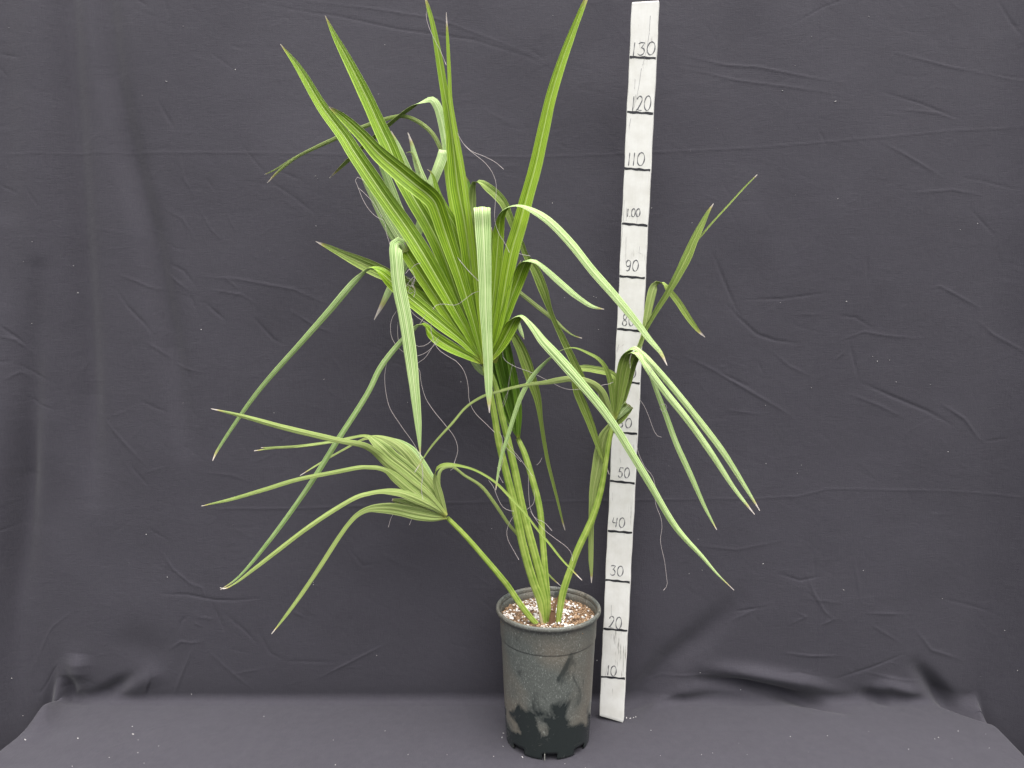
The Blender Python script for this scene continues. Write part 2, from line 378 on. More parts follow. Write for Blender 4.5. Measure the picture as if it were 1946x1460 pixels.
# the sheet sags at the ends of the platform, and turns forward at the left
fl = np.clip((WALL_Y + 0.02 - BY) / 0.25, 0, 1)                    # how far in front of the wall
xl = -0.955 + 0.035 * fl * 0 - 0.03 * fl
xr = 0.985 - 0.02 * fl
def sst(v): v = np.clip(v, 0, 1); return v * v * (3 - 2 * v)
low = np.clip(1 - BZ / 0.22, 0, 1) ** 1.3
drop = (sst((xl - X) / 0.05) + sst((X - xr) / 0.05)) * low * 0.14
turn = 0.16 * sst((-0.98 - X) / 0.35) + 0.22 * sst((X - 0.955) / 0.40)
VX = X.copy()
VY = BY + NY * D - turn * (T > -0.03) * 1.0
VZ = BZ + NZ * D - drop
co = np.stack([VX.ravel(), VY.ravel(), VZ.ravel()], 1)
nr, nc = X.shape
idx = np.arange(nr * nc).reshape(nr, nc)
q = np.stack([idx[:-1, :-1].ravel(), idx[:-1, 1:].ravel(), idx[1:, 1:].ravel(), idx[1:, :-1].ravel()], 1)
me = bpy.data.meshes.new('backdrop_cloth')
me.vertices.add(len(co)); me.vertices.foreach_set('co', co.ravel())
me.loops.add(q.size); me.loops.foreach_set('vertex_index', q.ravel().astype(np.int32))
me.polygons.add(len(q)); me.polygons.foreach_set('loop_start', np.arange(0, q.size, 4, dtype=np.int32))
me.update(calc_edges=True); me.polygons.foreach_set('use_smooth', np.ones(len(q), bool))
me.materials.append(CLOTH); me.validate()
cloth = bpy.data.objects.new('backdrop_cloth', me); C.objects.link(cloth)
tag(cloth, 'wrinkled black cloth backdrop hanging behind the palm and spread under its pot', kind='structure')
def cloth_z(x, y):                    # floor height near a point
    return 0.0

# ------------------------------------------------------------------ plant pot
POT = on_floor(1040.5, 1397); POT.z = 0
RIM_Z, R_TOP, R_BOT = 0.268, 0.1016, 0.0822
def pot_mat():
    a = NM('dusty_black_plastic'); tc = a.n('ShaderNodeTexCoord'); o = tc.outputs['Object']
    sx = a.n('ShaderNodeSeparateXYZ'); a.l(o, sx.inputs[0]); z = sx.outputs[2]; x = sx.outputs[0]
    n1 = a.noise(o, 17.0, 5.0, 0.55, 0.6); n2 = a.noise(o, 55.0, 5.0, 0.65, 0.8); n3 = a.noise(a.scale(o, (1, 1, 0.6)), 420.0, 4.0, 0.7, 0.5)
    n0 = a.noise(o, 8.0, 2.0)
    # dust film keeps off the lower third with a ragged edge and a few streaks above
    e = a.math('ADD', a.math('MULTIPLY', a.math('SUBTRACT', z, 0.082), 16.0), a.math('MULTIPLY', a.math('SUBTRACT', n1, 0.5), 5.2))
    dust = a.math('MULTIPLY', a.math('ADD', e, 0.2), 2.2, clamp=True)
    wet = a.math('MULTIPLY', a.math('SUBTRACT', a.noise(a.scale(o, (26, 26, 15)), 1.0, 4.0, 0.55, 0.8), 0.61), 12.0, clamp=True)
    dust = a.math('MULTIPLY', dust, a.math('SUBTRACT', 1.0, a.math('MULTIPLY', wet, 0.8)))
    splash = a.math('MULTIPLY', a.math('SUBTRACT', n2, 0.63), 10.0, clamp=True)
    low = a.math('MULTIPLY', splash, 0.35)
    fac = a.math('MAXIMUM', a.math('MULTIPLY', dust, a.math('ADD', 0.45, a.math('MULTIPLY', n3, 0.8))), low)
    dcol = a.ramp(n0, [(0.40, (0.112, 0.120, 0.108)), (0.60, (0.165, 0.147, 0.118))])
    fl = a.math('MULTIPLY', a.math('SUBTRACT', n3, 0.56), 8.0, clamp=True)
    dcol = a.mix(a.math('MULTIPLY', fl, 0.6), dcol, (0.38, 0.41, 0.37))
    dk = a.math('MULTIPLY', a.math('SUBTRACT', 0.42, n3), 7.0, clamp=True)
    dcol = a.mix(a.math('MULTIPLY', dk, 0.7), dcol, (0.06, 0.065, 0.06))
    col = a.mix(a.math('MULTIPLY', fac, 1.0, clamp=True), (0.019, 0.024, 0.023), dcol)
    a.l(col, a.b.inputs['Base Color'])
    a.l(a.math('ADD', 0.26, a.math('MULTIPLY', fac, 0.26)), a.b.inputs['Roughness'])
    a.l(a.bump(a.math('ADD', n3, n2), 0.12, 0.001), a.b.inputs['Normal'])
    return a.m
POTM = pot_mat()
pot = empty('plant_pot', POT)
tag(pot, 'dusty black plastic nursery pot holding the palm, with notches in its foot', 'pot')
NA = 144
def lathe(name, prof, mat, parent, org, closed=False, skip=None, na=NA, smooth=True):
    v, f = [], []
    for r, z in prof:
        for k in range(na):
            an = 2 * math.pi * k / na
            v.append((org.x + r * math.sin(an), org.y - r * math.cos(an), org.z + z))
    n = len(prof)
    for i in range(n if closed else n - 1):
        for k in range(na):
            if skip and skip(i, k): continue
            j = (i + 1) % n
            f.append((i*na + k, i*na + (k+1) % na, j*na + (k+1) % na, j*na + k))
    return obj(name, v, f, mat, parent, smooth)
def rad(z): return R_BOT + (0.0938 - R_BOT) * z / RIM_Z
prof = [(rad(0) - 0.0015, 0.0), (rad(0.002), 0.0018), (rad(0.006), 0.006), (rad(0.013), 0.0125), (rad(0.018), 0.018), (rad(0.1), 0.1), (rad(0.2), 0.2),
        (rad(0.2085), 0.2085), (rad(0.2095) - 0.0003, 0.2095), (rad(0.2105) + 0.0011, 0.2108), (rad(0.213) + 0.0013, 0.213), (rad(0.25) + 0.0008, 0.25), (rad(0.258) + 0.0008, 0.2585), (0.0975, 0.2605)]
def notch(i, k):
    d = min((k - c) % NA for c in ()) if False else min(abs(((k + 0.5 - c + NA / 2) % NA) - NA / 2) for c in range(0, NA, NA // 8))
    return i < 3 and d < 4.2
body = lathe('wall', prof, POTM, pot, POT, skip=notch)
sm = body.modifiers.new('thickness', 'SOLIDIFY'); sm.thickness = 0.0018; sm.offset = -1
# rolled rim
rp = [(0.0930, 0.2590), (0.0975, 0.2592), (0.1000, 0.2595), (0.1012, 0.2606), (R_TOP, 0.2630), (0.1012, 0.2660), (0.1000, 0.2676), (0.0985, RIM_Z), (0.0965, 0.2676), (0.0950, 0.2662), (0.0940, 0.2640)]
rim = lathe('rim', rp, POTM, pot, POT, closed=True)
inner = lathe('inner_wall', [(0.0938, RIM_Z - 0.003), (0.0930, RIM_Z - 0.012), (0.0900, RIM_Z - 0.06)], POTM, pot, POT)
base = lathe('base', [(0.0005, 0.013), (0.05, 0.013), (rad(0.013) - 0.003, 0.013)], POTM, pot, POT)
# mould seam nib on the foot
an = -0.11
nv = []
for z in (0.0005, 0.013):
    for dr in (-0.0005, 0.0016):
        for da in (-0.011, 0.011):
            r_ = rad(z) + dr; nv.append((POT.x + r_ * math.sin(an + da), POT.y - r_ * math.cos(an + da), z))
seam = obj('mould_seam', nv, [(0,1,3,2), (4,6,7,5), (0,4,5,1), (2,3,7,6), (0,2,6,4), (1,5,7,3)], simple('scuffed_plastic', (0.22, 0.22, 0.20)), pot, False)

# ------------------------------------------------------------------ potting mix
SOIL_Z = 0.2445
def soil_mat():
    a = NM('potting_mix'); o = a.n('ShaderNodeTexCoord').outputs['Object']
    n = a.noise(o, 260.0, 5.0, 0.7, 0.6); n2 = a.noise(o, 60.0, 3.0)
    a.l(a.ramp(a.math('ADD', a.math('MULTIPLY', n, 0.7), a.math('MULTIPLY', n2, 0.3)), [(0.36, (0.06, 0.034, 0.020)), (0.62, (0.25, 0.15, 0.09))]), a.b.inputs['Base Color'])
    a.b.inputs['Roughness'].default_value = 0.95
    a.l(a.bump(n, 0.8, 0.003), a.b.inputs['Normal'])
    return a.m
def bits_mat(name, c0, c1):
    a = NM(name); g = a.n('ShaderNodeNewGeometry')
    a.l(a.mix(g.outputs['Random Per Island'], c0, c1), a.b.inputs['Base Color']); a.b.inputs['Roughness'].default_value = 0.9
    return a.m
sr = random.Random(5)
sv, sf, smi = [], [], []
rings, na = 16, 72
RS = 0.0925
sv.append((POT.x, POT.y, SOIL_Z + 0.004))
for i in range(1, rings + 1):
    for k in range(na):
        an = 2 * math.pi * k / na; r = RS * i / rings
        sv.append((POT.x + r * math.sin(an), POT.y - r * math.cos(an), SOIL_Z + 0.004 * (1 - (i / rings) ** 2) + sr.uniform(-0.0012, 0.0012)))
for k in range(na): sf.append((0, 1 + k, 1 + (k + 1) % na)); smi.append(0)
for i in range(rings - 1):
    for k in range(na):
        a0 = 1 + i * na; sf.append((a0 + k, a0 + na + k, a0 + na + (k + 1) % na, a0 + (k + 1) % na)); smi.append(0)
def bit(vs_, fs_, p, sx_, sy_, sz_, r, mi=None, ml=None):
    """irregular 8-cornered crumb"""
    rot = Matrix.Rotation(r.uniform(0, 6.3), 3, 'Z') @ Matrix.Rotation(r.uniform(-0.5, 0.5), 3, 'X') @ Matrix.Rotation(r.uniform(-.5, .5), 3, 'Y')
    b = len(vs_)
    for x in (-1, 1):
        for y in (-1, 1):
            for z in (-1, 1):
                c = Vector((x * sx_ * r.uniform(.55, 1.1), y * sy_ * r.uniform(.55, 1.1), z * sz_ * r.uniform(.55, 1.1)))
                vs_.append(tuple(p + rot @ c))
    for q_ in ((0,1,3,2), (4,6,7,5), (0,4,5,1), (2,3,7,6), (0,2,6,4), (1,5,7,3)):
        fs_.append(tuple(b + k for k in q_))
        if ml is not None: ml.append(mi)
def soil_top(x, y):
    return SOIL_Z + 0.004 * max(0, 1 - ((x - POT.x)**2 + (y - POT.y)**2) / RS**2)
for i in range(2600):
    r = RS * math.sqrt(sr.random()) * 0.985; an = sr.uniform(0, 6.283)
    x, y = POT.x + r * math.sin(an), POT.y - r * math.cos(an)
    if sr.random() < 0.55: s3 = (sr.uniform(.0025, .006), sr.uniform(.0005, .001), sr.uniform(.0004, .0009))
    else: s3 = tuple(sr.uniform(.0008, .0024) for _ in range(3))
    bit(sv, sf, Vector((x, y, soil_top(x, y) + sr.uniform(0, .002))), *s3, sr, 1, smi)
cl = [(sr.uniform(0, 6.283), RS * math.sqrt(sr.random()) * 0.93) for _ in range(24)]
for i in range(950):
    if i % 4:
        an, r = sr.choice(cl); x, y = POT.x + r * math.sin(an) + sr.gauss(0, .008), POT.y - r * math.cos(an) + sr.gauss(0, .008)
    else:
        r = RS * math.sqrt(sr.random()) * 0.96; an = sr.uniform(0, 6.283); x, y = POT.x + r * math.sin(an), POT.y - r * math.cos(an)
    if (x - POT.x)**2 + (y - POT.y)**2 > (RS * 0.965)**2 or (x > POT.x + .045 and sr.random() < .6) or (y < POT.y - .02 and sr.random() < .65): continue
    s = sr.uniform(.0009, .0027)
    bit(sv, sf, Vector((x, y, soil_top(x, y) + 0.0014 + sr.uniform(0, .0015))), s, s * sr.uniform(.6, 1), s * sr.uniform(.5, .9), sr, 2, smi)
soil = obj('potting_mix', sv, sf, None, None, False, [soil_mat(), bits_mat('bark_crumb', (0.10, 0.060, 0.034), (0.45, 0.295, 0.175)), bits_mat('perlite', (0.62, 0.58, 0.55), (0.85, 0.83, 0.80))], smi)
tag(soil, 'brown potting mix with white perlite bits inside the black pot', 'soil', kind='stuff')

# ------------------------------------------------------------------ measuring stick
SB = on_floor(1161, 1371); SB.z = 0.001
def top_at(d): return P(1226.5, 2.5, d)
lo_, hi_ = 1.40, 1.55
best = min((abs((top_at(d) - SB).length - 1.40), d) for d in np.linspace(1.43, 1.50, 141))
SU = (top_at(best[1]) - SB).normalized()
SR = Vector((1, -math.tan(math.radians(14)), 0)); SR = (SR - SU * SR.dot(SU)).normalized()
SN = SR.cross(SU).normalized()
if SN.y > 0: SN = -SN
SW, STH, SL = 0.0495, 0.017, 1.40
def SP(s, h, n=0.0): return SB + SR * s + SU * h + SN * n
def stick_sh(x, y):                   # photo pixel -> (across, along) on the stick's face
    r = ray(x, y); o = Vector((0, 0, H)); k = (SB - o).dot(SN) / r.dot(SN)
    p = o + r * k - SB
    return p.dot(SR), p.dot(SU)
def stick_mat():
    a = NM('white_painted_wood'); o = a.n('ShaderNodeTexCoord').outputs['Object']
    g = a.noise(a.scale(o, (150, 150, 7)), 1.0, 5.0, 0.65, 0.4); g2 = a.noise(a.scale(o, (420, 420, 26)), 1.0, 3.0, 0.6)
    m = a.noise(o, 7.0, 4.0, 0.6); m2 = a.noise(o, 30.0, 4.0, 0.6)
    col = a.ramp(m2, [(0.3, (0.70, 0.685, 0.63)), (0.6, (0.80, 0.79, 0.745))])
    wear = a.math('MULTIPLY', a.math('SUBTRACT', a.math('ADD', a.math('MULTIPLY', g2, 0.6), a.math('MULTIPLY', m, 0.5)), 0.665), 14.0, clamp=True)
    col = a.mix(a.math('MULTIPLY', wear, 0.85), col, (0.26, 0.24, 0.21))
    soft = a.math('MULTIPLY', a.math('SUBTRACT', g, 0.58), 4.0, clamp=True)
    col = a.mix(a.math('MULTIPLY', soft, 0.35), col, (0.55, 0.53, 0.46))
    a.l(col, a.b.inputs['Base Color']); a.b.inputs['Roughness'].default_value = 0.55
    a.l(a.bump(a.math('SUBTRACT', g, wear), 0.35, 0.0008), a.b.inputs['Normal'])
    return a.m
stick = empty('measuring_stick', SB)
tag(stick, 'white painted measuring stick marked every ten centimetres, standing right of the potted palm', 'measuring stick')
sv, sf = [], []
HS = [0, 0.004] + [0.02 + k * 0.02 for k in range(69)] + [SL - 0.002, SL]
bev = 0.0012
for i, h in enumerate(HS):
    e = 0.0008 if i in (0, len(HS) - 1) else 0.0
    wob = 0.0004 * math.sin(i * 1.7) + 0.0003 * math.sin(i * 0.6)
    w2 = SW / 2 - e
    for s, n in ((-w2 + wob, -bev), (-w2 + wob + bev, 0), (w2 + wob - bev, 0), (w2 + wob, -bev), (w2 + wob, -STH + bev), (w2 + wob - bev, -STH), (-w2 + wob + bev, -STH), (-w2 + wob, -STH + bev)):
        sv.append(SP(s, h + (0.007 * (0.5 - s / SW) if i < 2 else 0), n - (e if abs(n) < 1e-6 else 0)))
for i in range(len(HS) - 1):
    for k in range(8): sf.append((i*8 + k, i*8 + (k+1) % 8, (i+1)*8 + (k+1) % 8, (i+1)*8 + k))
sf.append(tuple(range(7, -1, -1))); sf.append(tuple((len(HS)-1)*8 + k for k in range(8)))
obj('board', sv, sf, stick_mat(), stick, False)
INK = simple('pen_ink', (0.12, 0.12, 0.13), 0.6, 0.3, 300)
LINE = simple('marker_line', (0.016, 0.016, 0.020), 0.5, 0.3, 300)
def stroke_geo(v, f, pts, w, lift=0.0004):
    """a flat pen stroke along points (s, h) on the stick face, slightly proud"""
    p = np.array(pts, float); b = len(v); n = len(p)
    for i in range(n):
        t = p[min(i+1, n-1)] - p[max(i-1, 0)]; t = t / (np.hypot(*t) + 1e-12); nn = np.array([-t[1], t[0]])
        ww = w * (0.8 + 0.35 * math.sin(i * 0.9 + n)) * (0.6 if i in (0, n-1) else 1)
        for sg, lf in ((-1, 0.0001), (-0.6, lift), (0.6, lift), (1, 0.0001)):
            c = p[i] + nn * sg * ww / 2; v.append(SP(c[0], c[1], lf))
    for i in range(n - 1):
        for k in range(3): f.append((b + i*4 + k, b + i*4 + k + 1, b + (i+1)*4 + k + 1, b + (i+1)*4 + k))
def arc(cx, cy, rx, ry, a0, a1, n=18):
    return [(cx + rx * math.cos(math.radians(a0 + (a1-a0)*k/n)), cy + ry * math.sin(math.radians(a0 + (a1-a0)*k/n))) for k in range(n + 1)]
DG = {
 '0': [arc(.5, .5, .46, .5, 100, 470, 24)],
 '1': [[(.55, 1), (.50, .6), (.46, .3), (.42, 0)]],
 '2': [[(.12, .78)] + arc(.48, .74, .36, .26, 160, -20, 12) + [(.62, .42), (.35, .16), (.1, .04), (.3, .08), (.6, .03), (.95, .02)]],
 '3': [[(.1, .92), (.4, .99), (.82, .95), (.66, .75), (.42, .58)] + arc(.45, .3, .42, .29, 80, -150, 14)],
 '4': [[(.22, .98), (.12, .7), (.1, .48), (.4, .42), (.9, .46)], [(.80, .95), (.76, .5), (.70, -.02)]],
 '5': [[(.34, .96), (.26, .75), (.22, .56), (.5, .58)] + arc(.45, .3, .38, .29, 70, -160, 14), [(.34, .96), (.6, .98), (.95, .94)]],
 '6': [[(.62, .98), (.34, .75), (.14, .45)] + arc(.45, .27, .34, .26, 170, 470, 18)],
 '7': [[(.08, .9), (.5, .95), (.9, .94), (.66, .5), (.48, 0)], [(.3, .5), (.85, .52)]],
 '8': [[(.8, .86)] + arc(.5, .76, .34, .23, 30, 250, 12) + [(.6, .42)] + arc(.48, .24, .38, .24, 40, -230, 16) + [(.62, .56), (.82, .84)]],
 '9': [arc(.46, .7, .36, .29, 20, 350, 16) + [(.84, .78), (.82, .4), (.66, .08), (.4, 0), (.2, .08)]],
 '.': [[(.4, .06), (.5, .02), (.55, .06), (.5, .09)]],
}
NUM = [('130', 1201, 1246, 78, 106), ('120', 1200, 1238, 181, 211), ('110', 1192, 1226, 289, 315), ('1.00', 1191, 1217, 396, 412), ('90', 1188, 1214, 494, 515), ('80', 1182, 1208, 597, 620),
       ('70', 1183, 1209, 699, 718), ('60', 1174, 1201, 795, 812), ('50', 1174, 1197, 889, 907), ('40', 1163, 1188, 984, 1001), ('30', 1159, 1185, 1076, 1093), ('20', 1156, 1182, 1173, 1193), ('10', 1153, 1172, 1266, 1283)]
WD = {'1': .45, '.': .3}
for txt, x0, x1, y0, y1 in NUM:
    s0, h0 = stick_sh(x0, y1); s1, h1 = stick_sh(x1, y0 + (x1 - x0) * 0.03)
    if txt == '80': s0, h0 = stick_sh(1182, 619); s1, h1 = stick_sh(1206, 598)
    tw_ = sum(WD.get(c, 1) for c in txt) + 0.18 * (len(txt) - 1); uw = (s1 - s0) / tw_
    v, f = [], []; cx = s0
    for c in txt:
        w = WD.get(c, 1) * uw
        for stp in DG[c]:
            q_ = spline(stp, max(8, len(stp) * 2)) if len(stp) < 8 else np.array(stp)
            stroke_geo(v, f, [(cx + (a_ + .10 * (b_ - .5)) * w, h0 + b_ * (h1 - h0)) for a_, b_ in q_[:, :2]], 0.0021)
        cx += w + 0.18 * uw
    o = obj('number', v, f, INK, stick, False)
    o['label'] = 'handwritten number ' + txt
MK = [(10, 1286, 1290), (20, 1195, 1199), (30, 1102, 1107), (40, 1009, 1013), (50, 914, 919), (60, 821, 825), (70, 724, 729), (80, 625, 630), (90, 525, 529), (100, 425, 429), (110, 320, 324), (120, 213, 216), (130, 108.5, 111)]
for k, ya, yb in MK:
    u_ = 1 - k / 140; xl_, xr_ = 1200 + (1138 - 1200) * u_, 1253 + (1184 - 1253) * u_
    ha = stick_sh(xl_, ya)[1]; hb = stick_sh(xr_, yb)[1]
    v, f = [], []; n = 14
    for i in range(n + 1):
        s = -SW/2 + SW * i / n; h = ha + (hb - ha) * i / n + 0.0004 * math.sin(i * 1.3 + k); w = 0.0021 + 0.0004 * math.sin(i * .8 + k * .3)
        for dh in (-w, w): v.append(SP(max(-SW/2 + .0006, min(SW/2 - .0006, s)), h + dh, 0.0003))
    for i in range(n): f.append((2*i, 2*i + 2, 2*i + 3, 2*i + 1))
    obj('tick_line', v, f, LINE, stick, False)
# stray pencil and scratch strokes in the paint
v, f = [], []
for pts, w in [([(1191,395),(1190,420)],.0008), ([(1187,380),(1183,440),(1180,470)],.0007), ([(1212,405),(1210,425)],.0007), ([(1236,30),(1234,60)],.0012), ([(1234,62),(1229,95)],.001), ([(1229,96),(1221,125)],.0007),
               ([(1219,130),(1214,165),(1208,195)],.0013), ([(1208,180),(1205,205)],.0009), ([(1199,225),(1196,240)],.0012), ([(1216,468),(1214,480),(1219,482)],.0007), ([(1176,655),(1172,668)],.0009), ([(1178,870),(1180,880)],.0009),
               ([(1204,845),(1205,856)],.0009), ([(1155,1265),(1150,1285)],.0007), ([(1162,1150),(1162,1172)],.0008), ([(1207,150),(1206,170)],.0008), ([(1190,450),(1189,500)],.0005), ([(1162,1205),(1161,1215)],.0007)]:
    stroke_geo(v, f, [stick_sh(*p_) for p_ in pts], w, 0.00035)
sc = obj('pencil_stroke', v, f, simple('pencil', (0.30, 0.30, 0.30), 0.7), stick, False)
sc['kind'] = 'stuff'

# ------------------------------------------------------------------ the palm
BASE = P(1040, 1186, 1.385)
palm = empty('palm_plant', (BASE.x, BASE.y, SOIL_Z))
tag(palm, 'tall young fan palm with long narrow drooping leaf blades growing in the black pot', 'palm')
SPROF = [-1, -.94, -.8, -.66, -.5, -.34, -.18, -.06, 0, .06, .18, .34, .5, .66, .8, .94, 1]
def interp_idx(spec, n):
    k, v = zip(*spec); return np.interp(np.arange(n), k, v)
def ribbon(name, pts, depth, parent, face='u', fold=(0.75, 0.28), twist=((0, 0),), mats=(LEAF_TOP, LEAF_UNDER), pleats=1, n=None, wav=0.02, jag=None):
    """a palm leaf segment: pts = (photo x, photo y, width in photo px); depth = ((index, metres), ...)"""
    N0 = len(pts)
    d = interp_idx(depth, N0); tw_ = interp_idx(twist, N0)
    rows = [(p[0], p[1], p[2], d[i], tw_[i]) for i, p in enumerate(pts)]
    length = sum(math.hypot(pts[i+1][0]-pts[i][0], pts[i+1][1]-pts[i][1]) for i in range(N0-1))
    n = n or int(min(110, max(26, length / 7)))
    q = spline(rows, n); q[:, 2] = np.maximum(q[:, 2], 0.7)
    c = [P(r[0], r[1], r[3]) for r in q]
    cam0 = Vector((0, 0, H))
    T_ = []
    for i in range(n):
        t = c[min(i+1, n-1)] - c[max(i-1, 0)]
        T_.append(t.normalized())
    Ls = []
    for i in range(n):
        view = (c[i] - cam0).normalized()
        l = T_[i].cross(view)
        if l.length < 0.03 and Ls: l = Ls[-1].copy()
        else: l.normalize()
        if Ls and l.dot(Ls[-1]) < 0: l = -l
        Ls.append(l)
    for _ in range(2):
        Ls = [(Ls[max(i-1, 0)] + Ls[i] * 2 + Ls[min(i+1, n-1)]).normalized() for i in range(n)]
    view0 = (c[1] - cam0).normalized()
    sgn = 1 if (Ls[1].cross(T_[1])).dot(view0) < 0 else -1     # make the upper side face the camera at the base
    if face == 'l': sgn = -sgn
    r_ = random.Random(sum(ord(ch) for ch in name) + int(pts[-1][0] * 7 + pts[-1][1]))
    ph = r_.uniform(0, 6)
    verts, faces, mi, uvs = [], [], [], []
    m = len(SPROF)
    for side in (0, 1):
        for i in range(n):
            t = T_[i]; l = Ls[i] - t * Ls[i].dot(t); l.normalize()
            l = Matrix.Rotation(math.radians(q[i, 4]), 3, t) @ l
            nn = l.cross(t).normalized() * sgn
            v_ = i / (n - 1)
            hw = q[i, 2] / 2 / F * depth_z(c[i]) * (1 + wav * math.sin(v_ * 23 + ph) + wav * 0.6 * math.sin(v_ * 57 + ph * 2))
            k = fold[1] + (fold[0] - fold[1]) * math.exp(-v_ * 6.0)
            k *= 1 + 0.25 * math.sin(v_ * 9 + ph)
            th_ = 0.00022 if v_ < 0.97 else 0.00012
            for s in SPROF:
                a_ = abs(s)
                if pleats == 1: h = k * (a_ - 0.5) + 0.06 * (a_ * (1 - a_)) * 4 * k + 0.075 * min(1.0, fold[1] / 0.3) * math.cos(4 * math.pi * a_)
                else:
                    tri = abs(((a_ * pleats) % 2.0) - 1.0); h = k * 0.34 * (0.5 - tri)
                pos = c[i] + l * (s * hw) + nn * (h * hw + (th_ if side == 0 else -th_))
                verts.append(pos); uvs.append((s * 0.5 + 0.5, v_))
    off = n * m
    for i in range(n - 1):
        for k in range(m - 1):
            a0 = i * m + k
            fu = (a0, a0 + 1, a0 + m + 1, a0 + m); fd = (off + a0, off + a0 + m, off + a0 + m + 1, off + a0 + 1)
            faces.append(fu); mi.append(0); faces.append(fd); mi.append(1)
        for k in (0, m - 1):
            a0 = i * m + k; faces.append((a0, a0 + m, off + a0 + m, off + a0)); mi.append(0)
    o = obj(name, verts, faces, None, parent, True, list(mats), mi)
    uvl = o.data.uv_layers.new(name='UVMap')
    li = np.zeros(len(o.data.loops), dtype=np.int32); o.data.loops.foreach_get('vertex_index', li)
    uvl.data.foreach_set('uv', np.array(uvs, np.float32)[li].ravel())
    return o
def tube(name, pts, depth, parent, mat, width=None, aspect=0.75, ns=10, n=None, ridge=0.0):
    """a stalk or fibre; pts rows (x, y[, width px])"""
    N0 = len(pts); d = interp_idx(depth, N0)
    rows = [(p[0], p[1], (p[2] if len(p) > 2 else 1.0), d[i]) for i, p in enumerate(pts)]
    length = sum(math.hypot(pts[i+1][0]-pts[i][0], pts[i+1][1]-pts[i][1]) for i in range(N0-1))
    n = n or int(min(60, max(12, length / 8)))
    q = spline(rows, n)
    c = [P(r[0], r[1], r[3]) for r in q]
    v, f, uvs = [], [], []
    for i in range(n):
        t = (c[min(i+1, n-1)] - c[max(i-1, 0)]).normalized()
        vw = (c[i] - Vector((0, 0, H))).normalized()
        l = t.cross(vw).normalized(); nn = l.cross(t).normalized()
        r = width if width else q[i, 2] / 2 / F * depth_z(c[i])
        for k in range(ns):
            a_ = 2 * math.pi * k / ns
            rr = 1 + ridge * math.cos(3 * a_ + math.pi / 2) - (0.16 if 0.9 < (a_ - math.pi) < 2.25 else 0.0) * (1 if ridge else 0)
            v.append(c[i] + l * (r * rr * math.cos(a_)) + nn * (r * aspect * rr * math.sin(a_))); uvs.append((k / ns, i / (n - 1)))
    for i in range(n - 1):
        for k in range(ns): f.append((i*ns + k, i*ns + (k+1) % ns, (i+1)*ns + (k+1) % ns, (i+1)*ns + k))
    f.append(tuple(range(ns))); f.append(tuple((n-1)*ns + k for k in range(ns - 1, -1, -1)))
    o = obj(name, v, f, mat, parent)
    uvl = o.data.uv_layers.new(name='UVMap'); li = np.zeros(len(o.data.loops), dtype=np.int32); o.data.loops.foreach_get('vertex_index', li)
    uvl.data.foreach_set('uv', np.array(uvs, np.float32)[li].ravel())
    return o
def fibre(pts, depth, parent, w=0.00040):
    w = min(w, 0.0006) * 0.88
    dd = depth if isinstance(depth, tuple) else ((0, depth),)
    return tube('fibre', pts, dd, parent, FIBRE, w, 1.0, 5)

# ---- fronds: the stalk is the part, its blades and threads are sub-parts
fA = tube('frond', [(1034,1189,11.7),(1028,1145,15.3),(1014,1107,15.3),(996,1045,15.3),(978,963,14.8),(960,890,13.5),(948,840,12.6),(938,780,11.7),(928,730,10.8),(919,692,8.1)], ((0,1.385),(3,1.365),(9,1.335)), palm, PETIOLE, ns=20, ridge=0.08)
fB = tube('frond', [(1038,1188,11.7),(1037,1142,14.4),(1030,1107,15.3),(1014,1045,15.3),(992,963,14.4),(980,902,14),(966,840,12.6),(953,787,11.7),(941,732,9.9),(929,700,8.1)], ((0,1.388),(3,1.378),(9,1.385)), palm, PETIOLE, ns=20, ridge=0.08)
fC = tube('frond', [(1043,1186,8.1),(1042,1160,9.9),(1040,1126,10.8),(1036,1087,11.7),(1031,1025,11.7),(1025,963,11.7),(1009,902,11.7),(996,860,10.8),(984,833,8.1)], ((0,1.392),(3,1.40),(8,1.43)), palm, PETIOLE, ns=20, ridge=0.1)
fD = tube('frond', [(1060,1190,8.1),(1063,1165,11.7),(1070,1126,13.5),(1085,1080,12.6),(1098,1045,12.6),(1126,984,12.6),(1142,932,10.8),(1151,881,9),(1159,830,8.1),(1167,799,6.3)], ((0,1.385),(5,1.37),(9,1.36)), palm, PETIOLE, ns=20, ridge=0.08)
fE = tube('frond', [(1022,1189,9.9),(1006,1171,10.8),(989,1149,10.8),(966,1115,10.8),(955,1101,10.8),(924,1064,9.9),(883,1017,9),(850,984,8.1)], ((0,1.382),(3,1.365),(7,1.34)), palm, PETIOLE, ns=20, ridge=0.08)
for f_, t_ in ((fA, 'front fan leaf, the largest, with upright green blades above the pot'), (fB, 'back fan leaf, its blades rising behind the largest fan and arching left'),
               (fC, 'narrow dark green fan leaf, half hidden between the stalks'), (fD, 'right fan leaf in front of the measuring stick, bent over'), (fE, 'low left fan leaf on a slanting stalk with dull yellowish blades')):
    f_['label'] = t_
# old sheath stub at the base
tube('leaf_sheath', [(1051,1187,9),(1052,1165,8),(1055,1150,5),(1061,1132,2)], ((0,1.378),(3,1.375)), palm, SHEATH, ns=8)
tube('leaf_sheath', [(1047,1188,11),(1049,1172,9),(1050,1160,6)], ((0,1.376),(2,1.373)), palm, SHEATH, ns=8)
tube('leaf_sheath', [(1030,1186,7),(1027,1170,5),(1024,1158,2)], ((0,1.38),(2,1.377)), palm, simple('dry_straw', (0.45, 0.38, 0.22)), ns=8)

LS = 'leaf_segment'
G = (LEAF_TOP, LEAF_UNDER); OLD = (LEAF_OLD, LEAF_OLD_UNDER); DK = (LEAF_DARK, LEAF_UNDER)
hA = (919, 691, 6)
def seg(par, pts, depth, **kw): return ribbon(LS, pts, depth, par, **kw)

